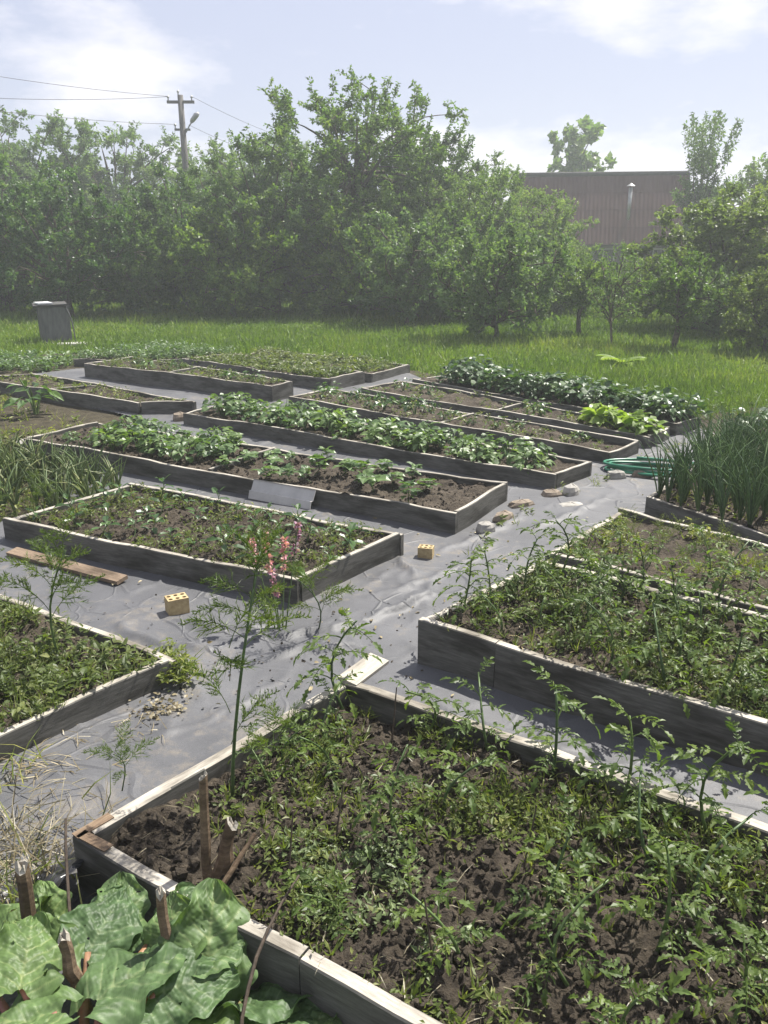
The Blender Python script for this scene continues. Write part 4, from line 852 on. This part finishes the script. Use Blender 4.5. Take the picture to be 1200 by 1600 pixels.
for i in range(130):
    x, y = -3.5 + 1.75 * rng.random(), 5.05 + 1.5 * rng.random()
    if not inpoly(np.array([x]), np.array([y]), [(-3.6, 6.3), (-2.5, 4.75), (-1.72, 5.5), (-2.25, 6.15), (-3.05, 6.6)])[0]: continue
    put(link('garlic_plant', GM[i % 3]), (x, y, .0), U(0, 6.3), U(.7, 1.05), 'garlic plant with pale yellowing leaves on the patch left of the pepper bed', 'garlic', 'garlic left of the pepper bed')
weed_patch('weeds', 'straw and weeds under the garlic', [(-3.6, 6.3), (-2.5, 4.75), (-1.72, 5.5), (-2.25, 6.15), (-3.05, 6.6)], 500, M['weed'], 80, (.02, .05), gz0, .6, None, hgt=.08)

# pink flower spikes in front of the pepper bed
fl = link('flowering_plant', None, None, (-.47, 3.45, .02)); tag(fl, 'pink flower spikes on thin stalks at the near corner of the pepper bed', 'flowers')
for i, (dx, dy, h, s0) in enumerate(((-.06, .02, .46, .26), (.09, .05, .50, .34), (-.02, -.05, .30, .18), (.02, .10, .40, .26), (-.13, .06, .42, .30))):
    P = bez(np.array([dx * .2, dy * .2, -.02]), np.array([dx * .6, dy * .6, h * .5]), np.array([dx, dy, h]), 6); b = MB(); b.tube(P, np.linspace(.004, .002, 6), 5, .5); st = link('stem', b.mesh('stem', M['stem']), fl)
    n = 26; t = rng.random(n); z = s0 + (h - s0) * t; th = U(0, 6.28, n); c = np.stack([np.interp(z, P[:, 2], P[:, 0]), np.interp(z, P[:, 2], P[:, 1]), z], 1)
    D = np.stack([np.cos(th), np.sin(th), U(-.2, .6, n)], 1); b = MB()
    for k in range(3): b.soup(T_LEAF, c + nrm(D) * .004, D + rng.normal(0, .5, (n, 3)), randdir(n, .6), U(.014, .024, n), .015, np.clip(rng.normal(.5, .25, n), 0, 1))
    link('flower', b.mesh('flower', M['pink']), st)

# ------------------------------------------------------------------ rhubarb at the camera's feet
def rhubarb_leaf(L, seed, ruffle=1.0):
    r = np.random.default_rng(seed); nu, nv = 84, 58; u, s = np.meshgrid(np.linspace(0, 1, nu), np.linspace(-1, 1, nv), indexing='ij')
    w = .50 * np.sin(math.pi * (u * .90 + .085)) ** .62 * (1 - .30 * u); ph = r.uniform(0, 6, 6)
    edge = 1 + .10 * np.sin(u * 13 + ph[0] + 1.5 * s) * np.abs(s) ** 3 + .055 * np.sin(u * 31 + ph[4]) * np.abs(s) ** 5
    x = u - .20 * np.abs(s) ** 1.4 * (1 - u) ** 2.2; y = s * w * edge
    v = (u - .42 * np.abs(s) * (1 - .3 * u)) * 6.5
    vein = np.abs(np.sin(v * math.pi)) ** .3
    sec = np.abs(np.sin(v * math.pi * 3.5 + 9 * np.abs(s))); z = .016 * (vein - .5) * (1 - np.abs(s) ** 4) + .020 * np.abs(s) ** .5 * ruffle
    z += ruffle * (.095 * np.sin(u * 8.5 + ph[1] + np.sign(s) * 1.1) + .05 * np.sin(u * 17 + ph[2] + np.sign(s) * 2)) * np.abs(s) ** 2.2
    z += .006 * sec + .05 * np.abs(s) - r.uniform(.10, .24) * u ** 2 - .06 * s ** 2 + .010 * np.sin(u * 21 + ph[3]) * np.sin(s * 9 + ph[5]) + .075 * (vnoise(u * 4 + seed, s * 2.2, 1.3, seed) - .5) + .030 * (vnoise(u * 4 + seed, s * 2.2, 3.4, seed + 2) - .5) + .012 * (vnoise(u * 4 + seed, s * 2.2, 8, seed + 1) - .5)
    V = np.stack([x, y, z], -1).reshape(-1, 3) * L; ii, jj = np.meshgrid(np.arange(nu - 1), np.arange(nv - 1), indexing='ij'); q = (ii * nv + jj).ravel()
    tint = np.clip(.32 + .6 * (1 - np.abs(np.sin(v * math.pi))) ** 4 * (np.abs(s) < .92) + .22 * (1 - sec) ** 4 + .35 * np.exp(-(s / .05) ** 2) + .12 * np.sin(u * 3 + s * 2 + ph[0]), 0, 1).ravel()
    hole = (vnoise(u * 9 + seed, s * 5, 1.0, seed + 5) > .955)[:-1, :-1].ravel() & (np.abs(s[:-1, :-1]).ravel() > .1); q = q[~hole]
    b = MB(); b.add(V, np.stack([q, q + nv, q + nv + 1, q + 1], 1), tint); return b.mesh('leaf', M['rhubarb'], True)
rh = link('rhubarb_plant', None, None, (-.62, 1.28, 0)); tag(rh, 'rhubarb with huge crinkled leaves at the bottom left corner', 'rhubarb')
RL = [  # blade base (x,y,z), heading azimuth (deg, 0=+x), rise, roll, length
 ((-.40, 1.42, .08), 84, 1.3, -.25, .22), ((-.55, 1.50, .12), 62, .45, .35, .17), ((-.47, 1.44, .10), 25, .35, .35, .16), ((-.60, 1.34, .15), 48, .05, .25, .22),
 ((-.67, 1.46, .14), 75, .25, -.35, .18), ((-.72, 1.42, .14), 140, .20, .35, .18), ((-.66, 1.30, .17), 195, .05, -.25, .20), ((-.55, 1.26, .13), 310, -.05, .2, .21),
 ((-.42, 1.32, .09), 345, .05, .35, .20), ((-.33, 1.41, .06), 15, .05, .45, .18), ((-.80, 1.54, .10), 110, .35, .2, .16), ((-.86, 1.42, .12), 180, .1, .3, .19), ((-.46, 1.45, .12), 110, .75, .45, .16),
 ((-.76, 1.34, .18), 100, .25, -.35, .18), ((-.33, 1.30, .05), -15, .0, .2, .20), ((-.52, 1.54, .08), 20, .35, -.3, .14), ((-.24, 1.33, .05), 30, .1, .3, .17), ((-.50, 1.36, .14), 20, .1, -.3, .18),
 ((-.31, 1.36, .05), 12, .12, .3, .20), ((-.27, 1.27, .06), -5, .08, .15, .21), ((-.92, 1.52, .10), 60, .3, .3, .17), ((-.62, 1.54, .12), 100, .6, -.2, .15)]
for i, (p, az, rise, roll, L) in enumerate(RL):
    d = np.array([math.cos(R(az)), math.sin(R(az)), rise]); sd = np.array([-math.sin(R(az)), math.cos(R(az)), 0]); n = np.array([0, 0, 1.]) + roll * sd
    base = np.array(p) + np.array([.62, -1.28, .035]); L *= 1.06; o = link('leaf', rhubarb_leaf(L, 900 + i), rh, base, rot_to(d, n))
    root_p = np.array([rng.normal(0, .05), rng.normal(0, .05), -.02]); tip = base + nrm(d) * .015
    b = MB(); b.tube(bez(root_p, (root_p + tip) / 2 + np.array([0, 0, .05]), tip, 6), np.linspace(.014, .008, 6), 7, np.clip(rng.normal(.55, .25), 0, 1)); link('stalk', b.mesh('stalk', M['petiole'], True), rh)

# ------------------------------------------------------------------ stakes and twigs
def stick(name, P, r, label, mat='stake', n=8, cat='stake', group=None, split=False):
    P = np.array(P, float); k = 7; t = np.linspace(0, 1, k)[:, None]; Q = P[0] + (P[-1] - P[0]) * t if len(P) == 2 else bez(P[0], P[1], P[2], k)
    Q[1:-1] += rng.normal(0, abs(r[0]) * .12, (k - 2, 3)); b = MB(); c = Q[0].copy(); b.tube(Q - c, np.linspace(r[0], r[1], k) * U(.88, 1.12, k), n, cap=not split)
    if split:      # splintered top: a jagged ring and a pale torn core
        V = b.v[-1]; V[(k - 1) * n:, 2] += U(-.010, .022, n); ring = V[(k - 1) * n:].copy(); core = ring.mean(0)
        inner = core + (ring - core) * .5; inner[:, 2] += U(-.012, .020, n)
        b.add(np.concatenate([ring, inner, core[None] - [0, 0, .006]]), [np.array([[j, (j + 1) % n, n + (j + 1) % n, n + j] for j in range(n)]), np.array([[n + j, n + (j + 1) % n, 2 * n] for j in range(n)])], mat=1)
    return tag(link(name, b.mesh(name, [M[mat], M['boardtop']], False), None, c), label, cat, group)
stick('wooden_stake', [(-.455, 1.735, .08), (-.444, 1.742, .437)], (.0125, .0115), 'reddish brown upright stake in the left corner of the nearest bed', split=True)
stick('wooden_stake', [(-.44, 1.76, .09), (-.385, 1.77, .29)], (.024, .015), 'short splintered stump beside the reddish stake', split=True)
stick('wooden_stake', [(-.43, 1.70, .12), (-.335, 1.80, .235)], (.008, .006), 'thin stick leaning past the splintered stump')
stick('broken_stalk', [(-.835, 1.55, .0), (-.850, 1.60, .30)], (.020, .016), 'thick broken dry stalk at the left edge above the rhubarb', split=True, cat='stalk')
stick('broken_stalk', [(-.655, 1.40, .08), (-.69, 1.42, .265)], (.018, .014), 'short broken dry stalk among the lower left rhubarb leaves', split=True, cat='stalk')
stick('broken_stalk', [(-.485, 1.47, .02), (-.497, 1.50, .315)], (.0135, .0125), 'dry cut stalk with a pale top in the middle of the rhubarb', split=True, cat='stalk')
stick('twig', [(-.30, 1.30, .10), (-.31, 1.42, .22), (-.20, 1.60, .28)], (.0048, .003), 'dark bent twig in front of the nearest bed board', 'twig', 6, 'twig')
stick('twig', [(-.70, 1.47, .08), (-.76, 1.60, .2), (-.795, 1.74, .33)], (.0042, .003), 'thin dark twig beside the rusted bed corner', 'twig', 6, 'twig')
for i, (x, y, dx, dy, h) in enumerate(((-.25, 1.72, .02, .05, .22), (-.14, 1.88, .03, .03, .2), (.12, 1.45, -.03, .05, .2), (.02, 2.35, .02, -.02, .25), (.35, 1.75, .04, .04, .22))):
    stick('twig', [(x, y, .08), (x + dx, y + dy, .11 + h)], (.0035, .002), 'thin dark support stick in the soil of the nearest bed', 'twig', 5, 'twig', 'support sticks in the nearest bed')
# fallen rhubarb debris on the box corner: rusted angle strips
b = MB(); a0 = math.atan2(.85, .69); b.box((-.775, 1.895, .1945), (.13, .028, .004), a0); b.box((-.765, 1.823, .1945), (.12, .030, .004), math.atan2(-.56, .89)); 
for nm, c, rz in (('metal_strip', (-.785, 1.875, .2005), a0), ('metal_strip', (-.762, 1.815, .2005), math.atan2(-1.10, 1.78))):
    q = MB(); q.box((0, 0, 0), (.11, .030, .003)); q2 = link(nm, q.mesh(nm, M['stake']), None, c, (0, 0, rz)); tag(q2, 'rusty flat strip on the left board at the near corner' if rz > 0 else 'rusty flat strip on the front board at the near corner', 'metal strip', 'rusty corner strips')

# ------------------------------------------------------------------ bricks, stones, panel, plank, hose
def hollow_brick(L, W, H, mat):
    b = MB(); nx, ny, k = 3, 2, 8; cx, cy = L / nx, W / ny
    for i in range(nx):
        for j in range(ny):
            ox, oy = -L / 2 + (i + .5) * cx, -W / 2 + (j + .5) * cy; r = min(cx, cy) * .33; th = np.arange(k) * 2 * math.pi / k + math.pi / 8
            c, s = np.cos(th), np.sin(th); m = np.maximum(np.abs(c), np.abs(s)); sq = np.stack([ox + c / m * cx / 2, oy + s / m * cy / 2], 1); ci = np.stack([ox + c * r, oy + s * r], 1)
            # square corners sit at the 45 degree directions between the ring points
            V = np.concatenate([np.c_[sq, np.full(k, H)], np.c_[ci, np.full(k, H)], np.c_[ci, np.full(k, H * .15)]])
            F = [[q, (q + 1) % k, k + (q + 1) % k, k + q] for q in range(k)] + [[k + q, k + (q + 1) % k, 2 * k + (q + 1) % k, 2 * k + q] for q in range(k)]
            b.add(V, [np.array(F), np.array([[2 * k + q for q in range(k)]])])
            co = np.array([[ox + sx * cx / 2, oy + sy * cy / 2, H] for sx, sy in ((1, 1), (-1, 1), (-1, -1), (1, -1))])
            b.add(np.concatenate([co, V[[0, 1, 2, 3, 4, 5, 6, 7]]]), np.array([[0, 5, 4], [1, 7, 6], [2, 9, 8], [3, 11, 10]]))
    x, y = L / 2, W / 2; b.add([[-x, -y, 0], [x, -y, 0], [x, y, 0], [-x, y, 0], [-x, -y, H], [x, -y, H], [x, y, H], [-x, y, H]], np.array([[0, 1, 5, 4], [1, 2, 6, 5], [2, 3, 7, 6], [3, 0, 4, 7], [3, 2, 1, 0]]))
    return b.mesh('hollow_brick', mat)
hb = hollow_brick(.125, .095, .10, M['brick'])
tag(link('hollow_brick', hb, None, (-.985, 3.63, .02), (0, 0, .5), .78), 'yellow hollow brick with six holes on the cloth at left', 'brick', 'loose bricks')
tag(link('hollow_brick', hb, None, (.235, 4.36, .015), (0, 0, -.25), .66), 'yellow hollow brick at the right corner of the pepper bed', 'brick', 'loose bricks')
def stone(L, W, H, seed):
    r = np.random.default_rng(seed); nth, nz = 10, 5; V = []
    for k in range(nz):
        f = k / (nz - 1); rad = [1.0, 1.05, 1.0, .82, .0][k]; 
        for j in range(nth):
            a = j * 2 * math.pi / nth; q = (abs(math.cos(a)) ** 5 + abs(math.sin(a)) ** 5) ** (-1 / 5)
            V.append([L / 2 * rad * q * math.cos(a) * r.uniform(.9, 1.08), W / 2 * rad * q * math.sin(a) * r.uniform(.9, 1.08), H * f * r.uniform(.93, 1.05)])
    F = [[k * nth + j, k * nth + (j + 1) % nth, (k + 1) * nth + (j + 1) % nth, (k + 1) * nth + j] for k in range(nz - 1) for j in range(nth)]
    b = MB(); b.add(V, np.array(F)); return b
for i, (x, y, L, W, H, rz, m, lab) in enumerate((
    (.92, 5.30, .17, .09, .06, .4, 'redbrick', 'dull brick lying at the end of the panelled bed'), (.76, 5.02, .15, .09, .07, .9, 'redbrick', 'mossy brick at the right corner of the panelled bed'),
    (1.16, 5.52, .13, .10, .07, .2, 'redbrick', 'brown brick at the right corner of the potato bed'), (1.30, 5.55, .12, .09, .10, .8, 'stone', 'upright grey stone between two bricks by the potato bed'), (1.25, 5.30, .17, .10, .04, .3, 'stone', 'flat pale stone lying on the path'),
    (1.74, 6.02, .14, .08, .07, .1, 'stone', 'grey brick on the cloth left of the hose coil'), (1.95, 6.06, .15, .08, .07, -.1, 'redbrick', 'brown brick inside the green hose coil'), (2.16, 7.0, .14, .09, .08, .5, 'stone', 'grey stone under the corner of the lettuce bed'),
    (-2.02, 8.12, .13, .10, .10, .4, 'redbrick', 'reddish stone on the cloth at the end of the slim bed'), (.62, 4.80, .10, .09, .08, .4, 'stone', 'grey stone below the right corner of the panelled bed'), (2.98, 7.25, .2, .16, .07, .4, 'redbrick', 'reddish brick at the far end of the path'), (-3.02, 6.75, .14, .09, .14, .4, 'stone', 'pale stone at the left corner of the panelled bed'))):
    tag(link('stone' if m == 'stone' else 'brick', stone(L, W, H, 950 + i).mesh('stone', M[m]), None, (x, y, .008), (0, 0, rz)), lab, 'stone' if m == 'stone' else 'brick', 'loose stones and bricks')
# pale ridged panel leaning on the long bed
b = MB(); prof = [(0, .006), (.055, .018), (.062, .0), (.135, .0), (.14, .012)]
V = [[x, y, z] for x in (0, .52) for (y, z) in prof] + [[x, y, z - .006] for x in (0, .52) for (y, z) in prof]; n = len(prof)
b.add(V, np.array([[i, n + i, n + i + 1, i + 1] for i in range(n - 1)] + [[2 * n + i, 2 * n + i + 1, 3 * n + i + 1, 3 * n + i] for i in range(n - 1)] + [[0, 2 * n, 3 * n, n], [n - 1, 2 * n - 1, 4 * n - 1, 3 * n - 1]] + [[i, i + 1, 2 * n + i + 1, 2 * n + i] for i in range(n - 1)] + [[n + i, 3 * n + i, 3 * n + i + 1, n + i + 1] for i in range(n - 1)]))
tag(link('leaning_panel', b.mesh('leaning_panel', M['plastic']), None, (-.93, 5.47, .02), (R(62), 0, math.atan2(-.30, .50))), 'pale ridged panel leaning against the side of the long bed', 'panel')
b = MB(); b.box((.43, 0, .01), (.86, .075, .02))
tag(link('loose_plank', b.mesh('loose_plank', M['newboard']), None, (-2.10, 4.40, .028), (R(7), 0, math.atan2(-.41, .73))), 'loose brown plank lying on the cloth below the pepper bed', 'plank')
b = MB(); b.box((0, 0, .007), (.20, .085, .014))
tag(link('loose_board', b.mesh('loose_board', M['boardtop']), None, (-.075, 2.735, .193), (R(5), R(-3), .95)), 'short pale board lying on the far corner of the nearest bed', 'board')
t = np.linspace(0, 1, 170); P = []
ang = t * 2 * math.pi * 4.3; rx, ry = .36 + .05 * np.sin(ang * .37), .17 + .03 * np.cos(ang * .61)
P = np.stack([2.10 + rx * np.cos(ang) + .02 * np.sin(3 * t * 6), 6.14 + ry * np.sin(ang) - .10 * np.cos(ang) + .05 * (t - .5), .028 + .055 * t + .006 * np.sin(ang * 1.7)], 1)
b = MB(); b.tube(P, .011, 7); tag(link('garden_hose', b.mesh('garden_hose', M['hose'], True)), 'coiled green garden hose on the path beside the onions', 'hose')

# ------------------------------------------------------------------ straw, dry grass and crumbs
def litter(name, label, cx, cy, n, sx, sy, L, w, mat, z=.018, up=.15, flat=False, cat='straw', tm=T_BLADE):
    x, y = rng.normal(cx, sx, n), rng.normal(cy, sy, n); a = U(0, 6.28, n); D = np.stack([np.cos(a), np.sin(a), rng.normal(up, abs(up) + .05, n)], 1)
    b = MB(); b.soup(tm, np.stack([x, y, z + .015 * rng.random(n)], 1), D, nrm(rng.normal(0, .5, (n, 3)) + np.array([0, 0, 1.])), L * U(.5, 1.3, n), w * U(.7, 1.3, n), rng.random(n))
    return tag(link(name, b.mesh(name, mat)), label, cat, kind='stuff')
litter('dried_crumbs', 'pale yellow dried crumbs scattered on the path', -.83, 2.76, 120, .055, .045, .019, .015, M['straw'], .018, .1, cat='debris', tm=T_LEAF)
litter('straw', 'thin straw scattered on the cloth near the dried crumbs', -.97, 2.60, 50, .12, .06, .07, .003, M['straw'])
litter('straw', 'heap of dry straw on the cloth at the left edge', -1.18, 2.38, 100, .09, .06, .10, .004, M['straw'])
litter('straw', 'dry straw lying against the rusted near corner of the bed', -1.03, 2.02, 240, .14, .12, .14, .0035, M['straw'], .02, .25)
litter('dry_grass', 'standing dry grass at the lower left edge', -1.12, 1.80, 300, .14, .13, .22, .004, M['straw'], .0, .75, cat='grass')
litter('green_grass', 'green grass blades mixed with the dry grass at the left', -1.10, 1.72, 240, .16, .15, .20, .006, M['weed'], .0, .9, cat='grass')
litter('straw', 'dry grass bits along the near edge of the left bed', -1.35, 2.30, 60, .12, .08, .16, .006, M['weed'], .03, .4)

# crumpled black film against the near corner of the front bed
nf = 22; fu, fv = np.meshgrid(np.linspace(0, 1, nf), np.linspace(0, 1, nf), indexing='ij')
fx, fy = -1.02 + .22 * fu, 1.66 + .22 * fv + .05 * fu; fz = .015 + .15 * fu ** 1.6 * (1 - .5 * fv) + .05 * (vnoise(fx, fy, 17, 61) - .4) + .035 * (vnoise(fx, fy, 34, 62) - .4)
q = (np.arange(nf - 1)[:, None] * nf + np.arange(nf - 1)[None]).ravel(); b = MB(); b.add(np.stack([fx, fy, np.maximum(fz, .012)], -1).reshape(-1, 3), np.stack([q, q + nf, q + nf + 1, q + 1], 1))
tag(link('black_film', b.mesh('black_film', M['film'])), 'crumpled black film bunched against the near corner of the nearest bed', 'film')

def bed_litter(key, n, label, L, w):
    C = shrink(BED[key], .95); pp = np.array(C); x, y = U(pp[:, 0].min(), pp[:, 0].max(), n * 3), U(pp[:, 1].min(), pp[:, 1].max(), n * 3); ok = inpoly(x, y, C); x, y = x[ok][:n], y[ok][:n]; m = len(x); a = U(0, 6.28, m)
    b = MB(); b.soup(T_BLADE, np.stack([x, y, bedz(key)(x, y) + .012], 1), np.stack([np.cos(a), np.sin(a), rng.normal(.1, .2, m)], 1), nrm(rng.normal(0, .4, (m, 3)) + np.array([0, 0, 1.])), L * U(.4, 1.4, m), w, rng.random(m))
    tag(link('dry_litter', b.mesh('dry_litter', M['straw'])), label, 'litter', kind='stuff')
bed_litter('front', 420, 'dry stems and bits scattered on the soil of the nearest bed', .05, .0028)
bed_litter('left', 260, 'dry stems scattered over the low left bed', .07, .003)
bed_litter('right', 220, 'dry stems scattered on the soil of the high right bed', .05, .003)
litter('spilled_soil', 'crumbs of spilled soil along the edge of the cloth path', -.55, 3.2, 0 + 260, .55, .35, .014, .012, M['soil'], .016, .2, cat='soil', tm=T_LEAF)
litter('dead_leaves', 'scattered dead leaves and bits on the path', .3, 4.0, 160, .7, .8, .028, .014, M['straw'], .018, .1, cat='leaves', tm=T_LEAF)

# ------------------------------------------------------------------ big leaved herb on the lawn
hr = link('horseradish', None, None, (3.42, 12.05, 0)); tag(hr, 'big spreading yellow green leaves growing alone on the lawn', 'plant')
for i in range(9):
    a = i * .72 + U(-.2, .2); d = np.array([math.cos(a), math.sin(a), U(.25, .8)]); k = 10; L = U(.35, .55)
    t = np.linspace(0, 1, k); c = nrm(d) * (L * t)[:, None]; c[:, 2] -= .35 * L * t ** 2; sd = nrm(np.cross([0, 0, 1], d)); w = .075 * np.sin(math.pi * (t * .93 + .05)) ** .8
    V = np.stack([c - sd * w[:, None] + [0, 0, .02], c, c + sd * w[:, None] + [0, 0, .02]], 1).reshape(-1, 3)
    b = MB(); b.add(V, np.array([[q * 3 + j, q * 3 + j + 1, q * 3 + j + 4, q * 3 + j + 3] for q in range(k - 1) for j in range(2)]), U(.5, .9)); link('leaf', b.mesh('leaf', M['lettuce'], True), hr, (0, 0, .02))

# ------------------------------------------------------------------ even haze volume round the garden, added to stand in for lens glare
def haze(density):
    m, n, l = newmat('haze'); v = n.new('ShaderNodeVolumePrincipled'); v.inputs['Color'].default_value = (.92, .97, 1.0, 1); v.inputs['Density'].default_value = density; v.inputs['Anisotropy'].default_value = .25
    o = n.new('ShaderNodeOutputMaterial'); l.new(v.outputs[0], o.inputs['Volume'])
    b = MB(); b.box((0, 25, 4.2), (110, 90, 10.8)); ob = link('haze', b.mesh('haze', m)); tag(ob, 'thin pale haze added over the garden for lens glare', 'haze', kind='stuff')
haze(.0034)
